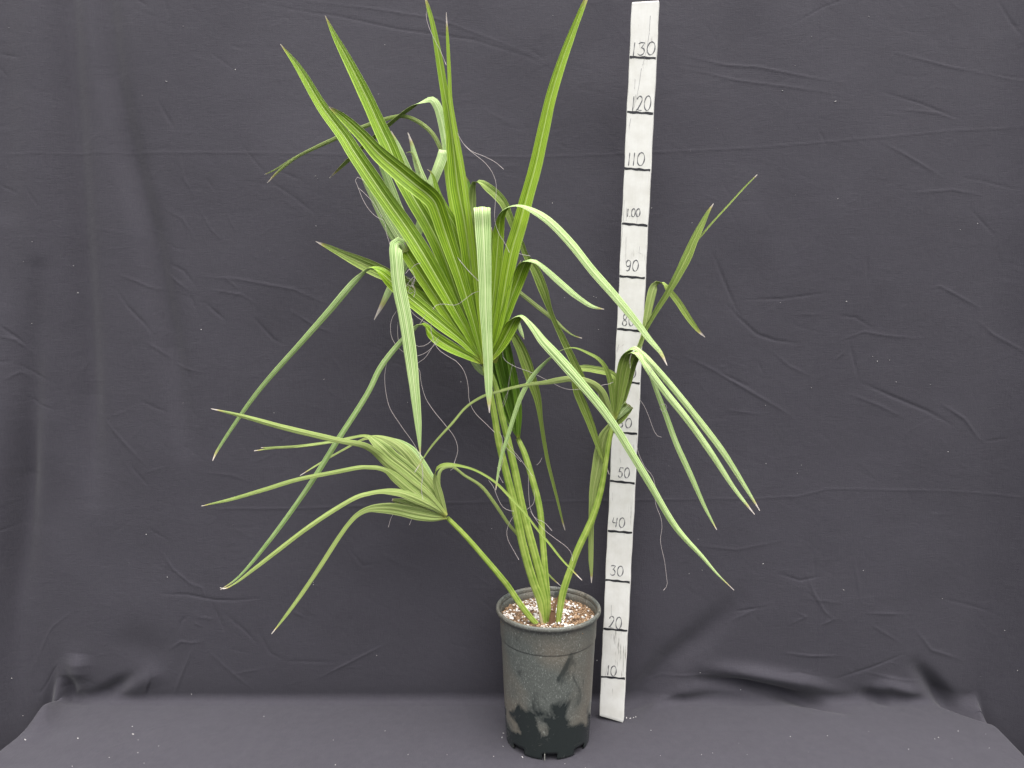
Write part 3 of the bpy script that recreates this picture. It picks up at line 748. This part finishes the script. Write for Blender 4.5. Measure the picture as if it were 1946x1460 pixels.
# ---- frond A, front fan
seg(fA, [hA,(892,678,14),(846,654,22),(820,635,20),(806,619,15.3),(795,620,10.9),(778,634,10.2),(752,661,10.2),(723,699,10.2),(699,747,10.2),(643,835,10.2),(587,924,9.5),(511,1029,7.5),(452,1098,4.1),(419,1121,1)], ((0,1.335),(3,1.32),(5,1.305),(14,1.27)), twist=((0,0),(3,10),(6,170),(9,180),(14,180)), fold=(0.6,0.22))
seg(fA, [hA,(880,650,16),(846,622,23),(800,584,27),(773,562,27),(746,538,26),(722,517,24),(704,511,19),(690,521,11.6),(672,537,12.2),(626,591,12.2),(580,643,10.9),(490,745,8.2),(430,830,6.1),(410,862,4.1),(404,876,1)], ((0,1.334),(5,1.315),(8,1.295),(15,1.25)), twist=((0,0),(5,10),(9,165),(15,180)), fold=(0.6,0.26))
seg(fA, [hA,(888,652,15),(856,606,22),(820,552,25),(792,510,25),(774,482,25),(763,465,24)], ((0,1.337),(5,1.33),(6,1.322)), fold=(0.6,0.35))
seg(fA, [(768,480,22),(765,470,24),(760,463,24),(754,464,24),(752,473,24),(753,490,25),(758,542,25),(770,603,25),(781,680,23),(788,740,19),(795,810,12),(799,868,1)], ((0,1.327),(1,1.323),(2,1.316),(3,1.306),(4,1.299),(6,1.29),(11,1.27)), face='l', fold=(0.2,0.18))
seg(fA, [hA,(894,642,15.6),(862,584,25),(833,532,30.2),(803,481,32.2),(773,434,32.2),(734,379,31.2),(703,334,30.2),(672,288,28.1),(655,261,26),(612,203,20.8),(566,127,12.5),(533,84,1)], ((0,1.336),(4,1.325),(12,1.34)), fold=(0.6,0.46))
seg(fA, [hA,(899,634,15.6),(872,568,25),(850,505,30.2),(833,462,32.2),(811,419,33.3),(785,375,32.2),(757,322,31.2),(740,280,30.2),(722,242,28.1),(696,185,25),(665,123,18.7),(636,68,10.4),(618,30,1)], ((0,1.338),(4,1.334),(12,1.345)), fold=(0.6,0.48))
seg(fA, [hA,(904,628,14),(888,570,22),(872,518,26),(858,477,29),(846,442,31),(836,411,33),(825,383,35),(808,366,36),(796,357,36),(757,325,34),(719,292,29),(686,256,23),(650,222,15),(625,203,2)], ((0,1.332),(5,1.318),(8,1.305),(14,1.275)), fold=(0.65,0.5))
seg(fA, [hA,(909,620,13),(898,560,17),(884,498,19),(866,434,19),(854,411,17),(834,372,12),(825,340,6),(818,326,2),(812,322,1)], ((0,1.334),(4,1.326),(8,1.32)), fold=(0.6,0.3))
seg(fA, [(922,691,6),(912,620,14),(903,560,22),(896,520,27),(890,473,31),(882,419,33),(870,357,31),(863,295,28),(859,260,24),(851,206,19),(843,164,15),(833,103,13),(822,45,9),(814,15,7),(806,-12,1)], ((0,1.334),(5,1.322),(14,1.325)), fold=(0.65,0.55))
seg(fA, [(923,691,5),(914,610,10),(906,540,12),(898,470,12),(888,390,11),(876,310,11),(866,255,10),(856,190,8),(854,144,7),(851,82,6),(848,24,1)], ((0,1.331),(4,1.317),(10,1.318)), fold=(0.6,0.4))
seg(fA, [(923,692,6),(918,620,16),(918,560,24),(917,480,29),(916,430,31),(916,402,32),(916,391,32),(916,394,32),(918,434,31),(920,480,28),(922,540,24),(923,588,23),(926,650,20),(928,700,17),(929,745,12),(930,785,1)], ((0,1.333),(4,1.325),(5,1.318),(6,1.308),(7,1.298),(9,1.286),(15,1.262)), fold=(0.5,0.10))
seg(fA, [(925,691,5),(930,620,13),(938,560,18),(945,480,22),(948,440,21),(952,412,18),(960,398,15),(975,391,13),(990,391,10.9),(1011,399,13.3),(1042,419,14.8),(1083,460,16.4),(1126,514,16.4),(1169,563,15.6),(1213,617,13.3),(1234,645,10.9),(1256,671,7),(1268,695,1)], ((0,1.335),(4,1.325),(7,1.30),(17,1.24)), twist=((0,0),(4,12),(6,70),(8,115),(10,160),(17,172)), fold=(0.6,0.2))
seg(fA, [(926,691,6),(943,634,17),(954,580,23),(963,526,26),(973,477,28),(988,426,28),(1000,380,26),(1017,319,24),(1033,247,23),(1047,185,21),(1066,123,18),(1088,62,14),(1112,2,8),(1122,-22,1)], ((0,1.334),(4,1.326),(13,1.335)), fold=(0.65,0.46))
seg(fA, [(926,691,5),(946,645,13),(960,600,20),(974,560,24),(984,535,25),(993,511,25),(1001,497,22),(1010,494,18),(1022,499,10.5),(1039,514,11.2),(1070,542,12),(1099,566,9.8),(1126,583,6.8),(1148,588,1)], ((0,1.336),(4,1.33),(6,1.315),(8,1.30),(13,1.27)), twist=((0,0),(5,15),(7,100),(9,160),(13,175)), fold=(0.6,0.25))
seg(fA, [(927,690,6),(944,668,16),(958,645,23),(970,622,25),(980,606,20),(990,600,15),(1001,607,16),(1016,625,15.5),(1031,646,17.8),(1062,680,19.2),(1104,728,17.8),(1143,775,16.3),(1172,816,14.8),(1202,865,14.1),(1234,918,13.3),(1285,1003,11.1),(1337,1061,6.7),(1364,1092,3.7),(1395,1122,1)], ((0,1.333),(4,1.32),(5,1.31),(9,1.29),(18,1.24)), twist=((0,0),(3,10),(5,80),(7,145),(9,165),(12,180),(18,185)), fold=(0.6,0.36))
seg(fA, [(921,691,5),(914,640,10),(906,590,15),(896,540,18),(880,490,18),(866,450,14),(852,428,8),(846,420,2)], ((0,1.337),(7,1.33)), face='l', fold=(0.6,0.2))
seg(fA, [(924,691,5),(924,620,13),(930,560,19),(936,500,20),(941,450,14),(944,420,2)], ((0,1.339),(5,1.335)), fold=(0.6,0.4))
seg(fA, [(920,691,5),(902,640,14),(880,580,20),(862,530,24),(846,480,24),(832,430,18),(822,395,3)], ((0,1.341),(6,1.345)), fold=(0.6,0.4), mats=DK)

for x1, y1, x2, y2, w in [(866,585,818,500,17), (880,560,846,470,17), (893,545,874,455,16), (905,540,904,445,15), (934,560,934,465,14), (948,570,962,490,15), (960,590,982,520,14), (850,612,800,560,16)]:
    seg(fA, [(922,691,5), ((922+x1)/2,(691+y1)/2,w*0.6), (x1,y1,w), (x2,y2,w*0.8), (x2+(x2-x1)*0.35,y2+(y2-y1)*0.35,1)], ((0,1.339),(4,1.343)), fold=(0.9,0.7))
# ---- frond B, fan behind
hB = (930, 702, 6)
seg(fB, [hB,(900,640,16),(850,585,22),(808,558,26),(788,548,27),(742,526,26),(700,506,25),(657,486,16),(625,470,9),(600,459,1)], ((0,1.39),(3,1.41),(9,1.39)), face='u', fold=(0.6,0.45), mats=(LEAF_OLD, LEAF_UNDER))
seg(fB, [hB,(905,600,18),(880,480,20),(862,380,20),(852,310,19),(848,288,19),(845,284,19),(840,300,20),(832,322,20),(819,354,19),(808,394,17),(794,442,16),(770,503,15),(743,546,14),(727,578,9),(711,608,1)], ((0,1.39),(4,1.40),(5,1.393),(6,1.383),(8,1.372),(14,1.36)), fold=(0.6,0.12))
seg(fB, [hB,(908,600,18),(886,480,20),(868,380,19),(857,320,18),(848,270,18),(840,230,17),(830,200,16),(820,189,14),(806,192,12),(785,202,12),(762,218,12),(720,253,11),(686,282,10),(655,311,8),(626,339,1)], ((0,1.388),(5,1.41),(14,1.44)), face='l', twist=((0,0),(7,0),(9,60),(10,115),(14,140)), fold=(0.6,0.14), mats=(LEAF_OLD, LEAF_UNDER))
seg(fB, [hB,(898,600,14),(876,480,14),(858,380,11),(846,310,9),(834,275,8),(819,251,8),(792,230,8),(766,221,7),(727,228,7),(690,242,7),(644,261,7),(600,281,6),(566,298,5),(525,330,4),(508,348,1)], ((0,1.39),(4,1.42),(14,1.45)), face='l', fold=(0.6,0.3), mats=OLD)
seg(fB, [(727,227,5),(690,240,5),(644,259,5),(600,279,4),(555,303,4),(525,322,3),(503,332,1)], ((0,1.448),(6,1.452)), face='l', fold=(0.3,0.2), mats=OLD)
seg(fB, [hB,(890,620,16),(850,540,20),(805,480,21),(775,430,18),(757,395,17),(742,354,16),(726,314,13),(712,285,1)], ((0,1.395),(3,1.42),(8,1.41)), face='l', fold=(0.6,0.25))
seg(fB, [hB,(880,630,16),(830,560,22),(785,495,24),(757,457,24),(734,419,22),(714,380,18),(696,346,12),(680,320,1)], ((0,1.393),(3,1.40),(8,1.39)), face='l', fold=(0.6,0.22))
seg(fB, [hB,(900,600,14),(860,480,18),(815,400,18),(785,345,16),(770,311,14),(757,278,9),(743,249,1)], ((0,1.40),(7,1.40)), face='l', fold=(0.6,0.35))
seg(fB, [hB,(905,600,14),(870,480,18),(832,400,18),(812,360,17),(796,323,14),(787,292,10),(782,272,6),(775,252,1)], ((0,1.395),(8,1.395)), face='l', fold=(0.6,0.35))
seg(fB, [(798,328,2),(790,305,3),(784,292,3),(778,289,2),(772,291,1)], ((0,1.392),(4,1.39)), face='l', fold=(0.3,0.2), mats=OLD)
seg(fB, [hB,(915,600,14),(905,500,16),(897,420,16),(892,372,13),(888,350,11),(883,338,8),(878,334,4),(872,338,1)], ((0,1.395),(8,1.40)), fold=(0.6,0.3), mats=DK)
seg(fB, [hB,(912,600,14),(903,500,16),(897,430,15),(898,380,14),(899,358,13),(902,347,13),(911,346,14),(926,356,16),(942,369,17),(957,386,16),(967,408,14),(977,432,13),(991,463,11),(1000,487,11),(1016,511,17),(1034,554,18),(1046,590,12),(1053,608,10),(1071,646,13),(1090,686,14),(1110,728,12),(1126,765,1)], ((0,1.39),(4,1.38),(6,1.37),(21,1.355)), face='l', twist=((0,0),(4,0),(6,70),(8,160),(12,200),(15,180),(17,220),(21,185)), fold=(0.6,0.25), mats=OLD)
seg(fB, [(940,640,10),(956,585,12),(971,545,10),(987,556,8),(1020,582,8),(1053,608,7),(1075,628,4),(1090,638,2.4),(1106,643,1.5)], ((0,1.37),(8,1.36)), face='l', fold=(0.3,0.2), mats=OLD)
seg(fB, [(950,660,8),(968,628,9),(982,612,8),(988,625,8),(992,635,6),(996,645,1)], ((0,1.36),(5,1.35)), face='l', fold=(0.3,0.3))
seg(fB, [(940,690,8),(952,655,12),(971,635,13),(985,654,18),(997,682,22),(1008,714,21),(1022,757,16),(1028,796,11),(1034,836,9),(1042,880,8),(1050,912,7),(1062,960,5),(1069,990,3),(1074,1008,1.5)], ((0,1.40),(13,1.40)), face='u', twist=((0,0),(4,0),(7,40),(13,30)), fold=(0.5,0.3), mats=OLD)
seg(fB, [(928,715,6),(915,705,12),(902,692,10),(893,680,2)], ((0,1.395),(3,1.40)), face='l', fold=(0.3,0.2))

# ---- frond C, narrow dark fan
hC = (985, 832, 6)
for (a_, b_, c_, d_, e_), dz in zip([((972,790,11),(956,728,14),(945,680,14),(936,600,12),(930,520,3)), ((976,790,11),(962,728,14),(952,680,14),(944,600,12),(938,520,3)), ((968,797,11),(949,742,13),(938,700,13),(930,640,11),(925,560,3))], (0, .006, .012)):
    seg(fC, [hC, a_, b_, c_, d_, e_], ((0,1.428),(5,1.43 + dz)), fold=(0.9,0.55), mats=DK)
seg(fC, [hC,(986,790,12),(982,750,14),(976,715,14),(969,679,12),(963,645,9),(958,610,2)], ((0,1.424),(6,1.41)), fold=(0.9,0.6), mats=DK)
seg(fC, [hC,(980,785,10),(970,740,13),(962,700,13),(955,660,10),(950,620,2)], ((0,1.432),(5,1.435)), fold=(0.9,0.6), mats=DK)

# ---- frond D, right
hD = (1168, 798, 6)
OLM = dict(mats=OLD)
UP = [hD, (1176,767,15)]
seg(fD, [hD,(1172,770,9.5),(1176,735,13.3),(1180,704,15.2),(1186,684,16.1),(1194,668,16.1),(1205,660,16.1),(1220,670,11.9),(1234,686,11.9),(1272,729,11.9),(1327,797,11.9),(1374,859,11.2),(1409,914,8.4),(1430,948,4.9),(1444,971,1)], ((0,1.36),(4,1.35),(6,1.335),(14,1.28)), twist=((0,0),(4,0),(6,110),(8,170),(14,180)), fold=(0.7,0.34), mats=(LEAF_OLD, LEAF_UNDER))
seg(fD, [hD,(1177,770,9.5),(1184,735,14.2),(1190,704,16.1),(1196,684,16.1),(1202,671,16.1),(1212,671,16.1),(1222,686,11.9),(1235,706,12.6),(1265,746,12.6),(1306,797,12.6),(1350,859,11.2),(1395,928,7.7),(1418,958,4.9),(1434,978,1)], ((0,1.357),(4,1.343),(6,1.325),(14,1.27)), twist=((0,0),(4,0),(6,110),(8,170),(14,180)), fold=(0.7,0.34), mats=(LEAF_OLD, LEAF_UNDER))
seg(fD, [hD,(1180,775,9.5),(1190,740,13.3),(1198,710,14.2),(1205,688,13.3),(1212,678,11.4),(1222,685,10.4),(1234,708,7),(1248,743,8.4),(1265,787,9.8),(1285,842,10.5),(1313,904,9.8),(1340,965,6.3),(1354,992,3.5),(1362,1007,1)], ((0,1.359),(4,1.348),(6,1.334),(14,1.29)), twist=((0,0),(4,0),(6,110),(8,165),(14,180)), fold=(0.7,0.34), mats=(LEAF_OLD, LEAF_UNDER))
seg(fD, [hD,(1182,745,7.6),(1196,700,7.6),(1208,670,6.8),(1219,645,6),(1228,624,8.5),(1245,594,10.2),(1271,553,12.8),(1293,514,16.1),(1308,484,18.7),(1318,460,17),(1336,423,11.9),(1346,403,6.8),(1356,387,1)], ((0,1.365),(4,1.37),(12,1.36)), twist=((0,0),(4,40),(7,20),(9,-15),(12,-30)), fold=(0.6,0.2), **OLM)
seg(fD, [(1300,495,5),(1318,465,5),(1335,445,4),(1352,425,3.6),(1385,389,3.2),(1415,356,3),(1439,332,1.5)], ((0,1.366),(6,1.38)), fold=(0.3,0.2), **OLM)
seg(fD, [hD,(1184,745,9),(1200,700,10),(1214,662,9),(1223,635,9),(1230,600,14),(1236,570,16),(1243,546,16),(1251,538,14),(1259,539,12),(1269,550,12),(1288,574,13),(1310,607,11),(1328,630,6),(1340,641,1)], ((0,1.366),(4,1.38),(14,1.40)), face='l', twist=((0,0),(5,0),(7,20),(8,70),(10,150),(14,170)), fold=(0.6,0.22), mats=(LEAF_OLD, LEAF_OLD_UNDER))
seg(fD, [hD,(1165,767,9),(1161,734,10.7),(1155,709,9),(1147,693,8.2),(1135,681,7.4),(1114,670,6.6),(1094,662,4.9),(1080,662,4.1),(1065,667,4.1),(1051,677,5.7),(1034,692,7.4),(1016,711,8.2),(993,748,9),(977,791,8.2),(965,830,7.4),(952,871,5.7),(945,910,4.1),(942,932,1)], ((0,1.358),(4,1.345),(10,1.32),(18,1.29)), twist=((0,0),(3,10),(7,60),(9,100),(12,165),(18,180)), fold=(0.6,0.22), mats=(LEAF_OLD, LEAF_UNDER))
seg(fD, [hD,(1160,785,10),(1153,768,14),(1145,748,15),(1131,733,14),(1112,724,12),(1085,720,11),(1060,723,11),(1036,727,8),(1004,731,6),(970,738,5.5),(946,745,5),(919,753,5),(887,773,4.5),(860,804,4.5),(819,850,3.5),(788,898,1)], ((0,1.356),(4,1.335),(9,1.31),(16,1.28)), face='l', fold=(0.5,0.2), mats=(LEAF_OLD, LEAF_OLD_UNDER))
seg(fD, [hD,(1166,760,10),(1168,735,12),(1170,718,12),(1155,708,13),(1133,703,13),(1110,700,13),(1097,704,13),(1093,716,14),(1098,745,16),(1108,770,17),(1122,805,15),(1135,843,10),(1148,878,6),(1158,902,1)], ((0,1.363),(3,1.37),(6,1.375),(8,1.36),(14,1.37)), face='u', twist=((0,0),(3,10),(6,10),(8,20),(10,0)), fold=(0.6,0.3), **OLM)
seg(fD, [hD,(1159,812,14),(1149,830,22),(1141,865,25),(1134,900,22),(1128,932,16),(1124,984,11),(1123,1025,10),(1123,1066,9),(1124,1090,5),(1124,1108,1)], ((0,1.362),(3,1.375),(10,1.385)), face='l', fold=(0.7,0.4), pleats=3, **OLM)
seg(fD, [hD,(1160,822,12),(1153,850,14),(1147,885,14),(1140,925,10),(1132,970,6),(1127,1005,1)], ((0,1.362),(5,1.385)), face='l', fold=(0.7,0.4), **OLM)
seg(fD, [hD,(1176,790,11),(1184,781,16),(1191,774,19),(1195,770,20)], ((0,1.36),(4,1.345)), face='l', fold=(0.5,0.2), mats=(LEAF_OLD, LEAF_UNDER))
seg(fD, [(1195,770,20),(1190,780,18),(1181,795,14),(1171,808,5)], ((0,1.346),(1,1.352),(3,1.364)), fold=(0.5,0.25), mats=OLD)
seg(fD, [hD,(1174,775,9),(1181,745,14),(1188,715,16),(1194,695,13),(1198,682,5)], ((0,1.364),(5,1.368)), fold=(0.9,0.5), **OLM)
seg(fD, [hD,(1157,790,10),(1148,775,12),(1140,762,10),(1128,748,3)], ((0,1.361),(4,1.35)), fold=(0.7,0.4), **OLM)

# ---- frond E, low left
hE = (848, 980, 6)
seg(fE, [(848,984,6),(825,982,18),(797,977,24),(748,967,22),(720,966,17),(700,968,11),(680,978,9.3),(664,994,8.5),(643,1023,8.5),(607,1079,8.5),(567,1138,7.6),(538,1177,5.1),(516,1205,1)], ((0,1.34),(4,1.32),(12,1.27)), face='l', twist=((0,-10),(5,10),(7,20),(12,20)), fold=(0.6,0.3), pleats=3, mats=OLD)
seg(fE, [hE,(830,967,12),(807,954,18),(785,944,19),(764,937,16),(742,934,13),(722,934,9.3),(700,938,9.3),(679,944,9.3),(633,970,9.3),(580,1006,9.3),(528,1046,8.5),(478,1085,6.8),(445,1110,3.4),(426,1119,2),(418,1117,1)], ((0,1.338),(4,1.31),(15,1.25)), face='l', twist=((0,0),(6,30),(15,20)), fold=(0.6,0.3), mats=OLD)
seg(fE, [hE,(825,958,13),(802,945,18),(781,931,20),(764,917,20),(748,904,18),(734,894,11),(718,889,9.3),(700,888,8.5),(686,888,8.5),(633,898,8.1),(567,911,8.1),(501,931,7.6),(436,950,6),(405,957,3.4),(383,962,1)], ((0,1.337),(5,1.31),(14,1.24)), face='l', twist=((0,0),(6,30),(14,10)), fold=(0.6,0.3), mats=OLD)
seg(fE, [hE,(815,942,14),(781,915,20),(755,894,20),(738,881,18),(724,868,16),(712,858,12.8),(698,849,11.9),(683,844,11),(653,839,11),(600,827,10.6),(534,811,10.2),(469,793,7.6),(429,783,4.2),(401,777,1)], ((0,1.335),(5,1.31),(13,1.22)), face='l', twist=((0,0),(13,10)), fold=(0.6,0.4), mats=OLD)
seg(fE, [hE,(826,944,13),(797,911,20),(770,888,24),(748,871,25),(728,852,24),(712,838,18),(702,830,12),(690,828,9),(672,831,8),(633,839,8),(600,844,7.5),(567,848,7),(518,852,5),(483,857,1.5)], ((0,1.341),(5,1.335),(7,1.345),(13,1.40)), face='l', twist=((0,0),(5,0),(7,55),(13,50)), fold=(0.7,0.45), pleats=3, mats=OLD)
seg(fE, [(640,838,5),(600,845,5),(560,849,5),(520,851,4),(496,851,1)], ((0,1.38),(4,1.40)), face='l', fold=(0.3,0.2), mats=OLD)
seg(fE, [hE,(832,940,13),(808,906,19),(788,880,22),(770,858,22),(750,842,18),(732,834,13),(716,830,11),(700,831,9),(686,836,7),(660,850,6.5),(633,865,6),(600,885,5.5),(570,904,1)], ((0,1.344),(4,1.35),(7,1.37),(12,1.42)), face='l', twist=((0,0),(4,0),(7,40),(9,60),(12,60)), fold=(0.7,0.4), mats=OLD)
seg(fE, [hE,(836,942,12),(817,908,17),(800,880,18),(783,857,16),(766,844,12),(748,836,6),(735,833,1)], ((0,1.346),(7,1.37)), face='l', fold=(0.7,0.4), mats=(LEAF_OLD, LEAF_UNDER))
seg(fE, [hE,(840,955,12),(834,935,15),(829,917,12),(827,902,10),(831,891,9),(840,885,9),(850,883,7.5),(862,884,6.5),(880,887,5),(903,894,4.5),(940,916,5),(969,945,5.5),(996,974,5),(1023,1009,4.5),(1045,1035,4.5),(1068,1064,4),(1090,1087,3),(1106,1103,1)], ((0,1.34),(4,1.33),(8,1.32),(17,1.30)), face='l', twist=((0,0),(3,20),(5,120),(8,150),(17,150)), fold=(0.6,0.2), mats=OLD)
seg(fE, [(838,948,8),(833,915,7),(838,893,6),(858,887,5.5),(883,904,5),(914,924,6),(940,957,6.5),(965,994,6),(983,1016,5),(1005,1045,4.5),(1030,1078,4),(1050,1100,3),(1066,1114,1)], ((0,1.345),(4,1.36),(12,1.41)), face='l', fold=(0.4,0.25), mats=OLD)
seg(fE, [(847,986,5),(820,978,14),(790,966,18),(764,955,14),(745,950,4)], ((0,1.343),(4,1.33)), face='l', fold=(0.7,0.4), mats=OLD)

# ---- threads hanging off the blade edges
fibre([(868,251),(876,266),(886,280),(900,292),(923,311),(937,331),(943,352),(941,388),(940,416),(946,440),(959,462),(968,480)], 1.31, fA)
fibre([(882,274),(895,287),(919,297),(942,309),(957,322)], 1.312, fA)
fibre([(694,346),(685,339),(678,337),(675,342),(680,355),(688,376),(700,397),(716,413),(730,420),(734,442),(742,468)], 1.31, fA)
fibre([(681,357),(696,371),(711,388),(726,413)], 1.312, fA)
fibre([(756,588),(745,605),(742,622),(744,640),(751,654),(765,668),(788,677),(808,671),(834,648)], 1.31, fA)
fibre([(776,580),(783,594),(800,608),(814,616)], 1.31, fA)
fibre([(820,613),(819,628),(825,650),(834,665),(854,679),(866,686),(880,702),(887,720),(890,738),(892,763),(903,785),(924,806),(940,822)], 1.30, fA)
fibre([(834,640),(820,662),(808,680),(791,694),(797,703),(800,725),(808,755),(822,778),(847,809),(864,832),(870,855),(863,881)], 1.30, fA)
fibre([(735,688),(731,715),(734,750),(741,776),(764,812),(791,852),(802,891),(801,934),(804,950)], 1.30, fA)
fibre([(756,612),(756,640),(760,655),(772,650),(786,655),(800,659),(818,650),(825,640)], 1.308, fA)
fibre([(779,600),(786,612),(783,622),(776,640),(786,632),(803,608),(810,596)], 1.309, fA)
fibre([(771,520),(778,512),(784,516),(788,530),(783,545),(776,541)], 1.31, fA, 0.0004)
fibre([(770,548),(778,535),(790,524),(784,540),(789,552),(786,565)], 1.312, fA, 0.0004)
fibre([(772,528),(783,534),(776,558),(785,556)], 1.314, fA, 0.0004)
fibre([(823,588),(828,581),(840,578),(866,580),(880,572),(890,564),(900,557),(910,554)], ((0,1.305),(7,1.30)), fA)
fibre([(869,489),(880,503),(892,517),(909,534),(914,540)], 1.30, fA, 0.0006)
fibre([(800,500),(790,503),(782,510)], 1.305, fA, 0.0004)
fibre([(811,18),(810,30),(813,46),(823,70),(836,95),(848,124)], 1.315, fA)
fibre([(957,662),(955,675),(960,685),(977,696),(1012,709),(1042,724),(1071,738),(1090,741),(1110,738)], 1.33, fB)
fibre([(986,482),(997,485),(1008,487)], 1.30, fB, 0.0004)
fibre([(975,688),(968,720),(962,760),(948,786),(958,760),(970,735)], 1.40, fC, 0.0004)
fibre([(1030,870),(1026,878),(1020,884)], 1.39, fB, 0.0004)
fibre([(1142,768),(1136,740),(1145,732),(1158,730),(1166,726)], 1.34, fD, 0.0004)
fibre([(1214,758),(1222,768),(1231,787),(1244,821),(1250,829),(1257,831)], ((0,1.36),(5,1.35)), fD)
fibre([(1210,832),(1210,845),(1214,863),(1227,890),(1238,902),(1244,918),(1246,958),(1256,985),(1258,1003),(1255,1027),(1263,1068),(1267,1100),(1268,1112),(1261,1122)], 1.35, fD)
fibre([(1255,770),(1264,768),(1267,776),(1260,783),(1254,776)], 1.31, fD, 0.0004)
fibre([(1200,672),(1197,684),(1198,700)], 1.32, fD, 0.0004)
fibre([(1228,690),(1240,700),(1234,712),(1245,720)], 1.31, fD, 0.0004)
fibre([(928,912),(938,926),(944,942),(955,963),(966,970),(977,972)], 1.33, fE)
fibre([(978,978),(968,994),(963,1010),(965,1025),(977,1048),(986,1064)], 1.33, fE)
fibre([(1004,902),(1005,943),(1008,967),(1018,986),(1033,992),(1049,1009)], 1.35, fC)
fibre([(1014,930),(1016,945),(1013,958),(1002,968)], 1.35, fC, 0.0004)
fibre([(1008,972),(1020,990),(1033,1006),(1057,1025),(1078,1041),(1086,1052),(1088,1066)], 1.345, fC)
fibre([(956,828),(970,850),(985,868),(1000,888),(1012,905)], 1.35, fA)
fibre([(955,842),(966,855),(975,862),(990,878)], 1.352, fA, 0.0004)
fibre([(948,820),(955,835),(952,860),(956,872),(950,895)], 1.33, fA, 0.0004)
fibre([(945,888),(948,903),(956,918)], 1.33, fA, 0.0004)
fibre([(761,954),(752,970),(743,985),(738,1002)], 1.33, fE, 0.0004)
fibre([(785,983),(781,990),(778,998)], 1.33, fE, 0.0004)
fibre([(802,880),(804,905),(801,925),(802,940)], 1.325, fE, 0.0004)
fibre([(857,884),(862,889),(856,894)], 1.32, fE, 0.0004)
fibre([(1185,655),(1176,662),(1172,672)], 1.34, fD, 0.0004)

# ------------------------------------------------------------------ specks of lint and perlite on the cloth
lv, lf = [], []
lr = random.Random(3)
def lint(x, y, s, el=1.0):
    X_, T_2 = xt(x, y)
    i = int(np.clip(np.searchsorted(ts, T_2), 1, len(ts)-1)); j = int(np.clip(np.searchsorted(xs, X_), 1, len(xs)-1))
    p = Vector((VX[i, j], VY[i, j], VZ[i, j]))
    p += Vector((0, NY[i, j], NZ[i, j])) * 0.0006
    m = s * M
    bit(lv, lf, p, m * el, m * 0.6, m * 0.6, lr)
for x, y, s, el in [(1190,1361,2,1.5),(1196,1362,1.6,1),(1202,1361,1.3,1),(1207,1359,1.2,1.2),(938,1436,1.4,1.6),(992,1437,1.5,2.6),(952,1400,1,3),(956,1392,1,2.5),(955,1416,.8,2.5),(1073,1449,.9,1.5),(1111,1457,1,1),(1134,1260,1.4,1.8),
                    (1570,1397,1.2,2),(1500,1398,1.1,1.5),(1817,1387,1.3,1),(1780,1400,1,2),(1774,1402,.9,1.5),(1330,1432,1,1),(1353,1429,1,1),(1408,1318,1,1),(1236,1386,1,1),(1725,1423,.8,1),(1330,1284,1.1,1),
                    (150,1402,1.6,1),(253,1394,1.8,1.6),(252,1380,1,1),(264,1405,1,1),(49,1407,1.6,1.8),(501,1360,1,1),(262,1430,.9,1),(137,1456,1,1),(637,1452,1,1),(730,1388,1,1),(365,1324,1,1),(715,1250,1,1),(45,1285,1,1),(28,1242,1.1,1),(278,1020,1.2,1),(318,1100,1,1),
                    (520,790,1,1),(382,632,1.2,1),(133,511,1.3,1),(140,562,1.3,1),(52,505,.9,1.5),(63,620,.9,1),(316,161,1.2,2),(270,187,.9,1),(446,137,1.1,1),(348,58,.9,2),(21,61,.9,1),(70,466,1,1),(600,342,.9,1.5),(605,347,.9,1),(601,435,.9,1.6),
                    (1650,38,1.2,1),(1540,76,1.1,1),(1485,178,1.4,1),(1585,200,1.5,1.8),(1821,443,1.3,1),(1855,430,1,1),(1316,428,1,1),(1665,693,1.5,1),(1656,683,1,1),(1687,690,1.1,1),(1605,578,1.4,1.6),(1700,732,1,1),(1540,742,1,1),(1798,863,1,1),(1522,890,1,1),(1515,906,1,1),(1483,580,.9,1),
                    (1765,735,.8,1),(1590,385,1,1.6),(1225,330,1,1),(1238,400,1,2),(1071,572,1.1,1),(1128,570,1,1),(1131,571,1,1),(1137,632,.8,3),(1050,391,1,1),(730,90,1.1,1),(1050,35,.8,1),(1600,1125,1,2),(1900,1187,1,1),(1918,1230,1,1),(1333,1090,1,1),(1310,1097,.9,1),(1450,1077,.9,2),(876,732,1,1),(595,1116,1,1),(775,770,.9,1),(596,1112,1,1)]:
    lint(x, y, s * 0.75, el)
for i in range(40):
    lint(lr.uniform(10, 1930), lr.uniform(1375, 1455) if i % 3 == 0 else lr.uniform(20, 1300), lr.uniform(0.3, 0.55), lr.uniform(1, 2.4))
lo = obj('lint_specks', lv, lf, bits_mat('pale_lint', (0.45, 0.43, 0.42), (0.7, 0.68, 0.66)), None, False)
tag(lo, 'tiny pale lint and perlite specks scattered over the black cloth', 'lint', kind='stuff')
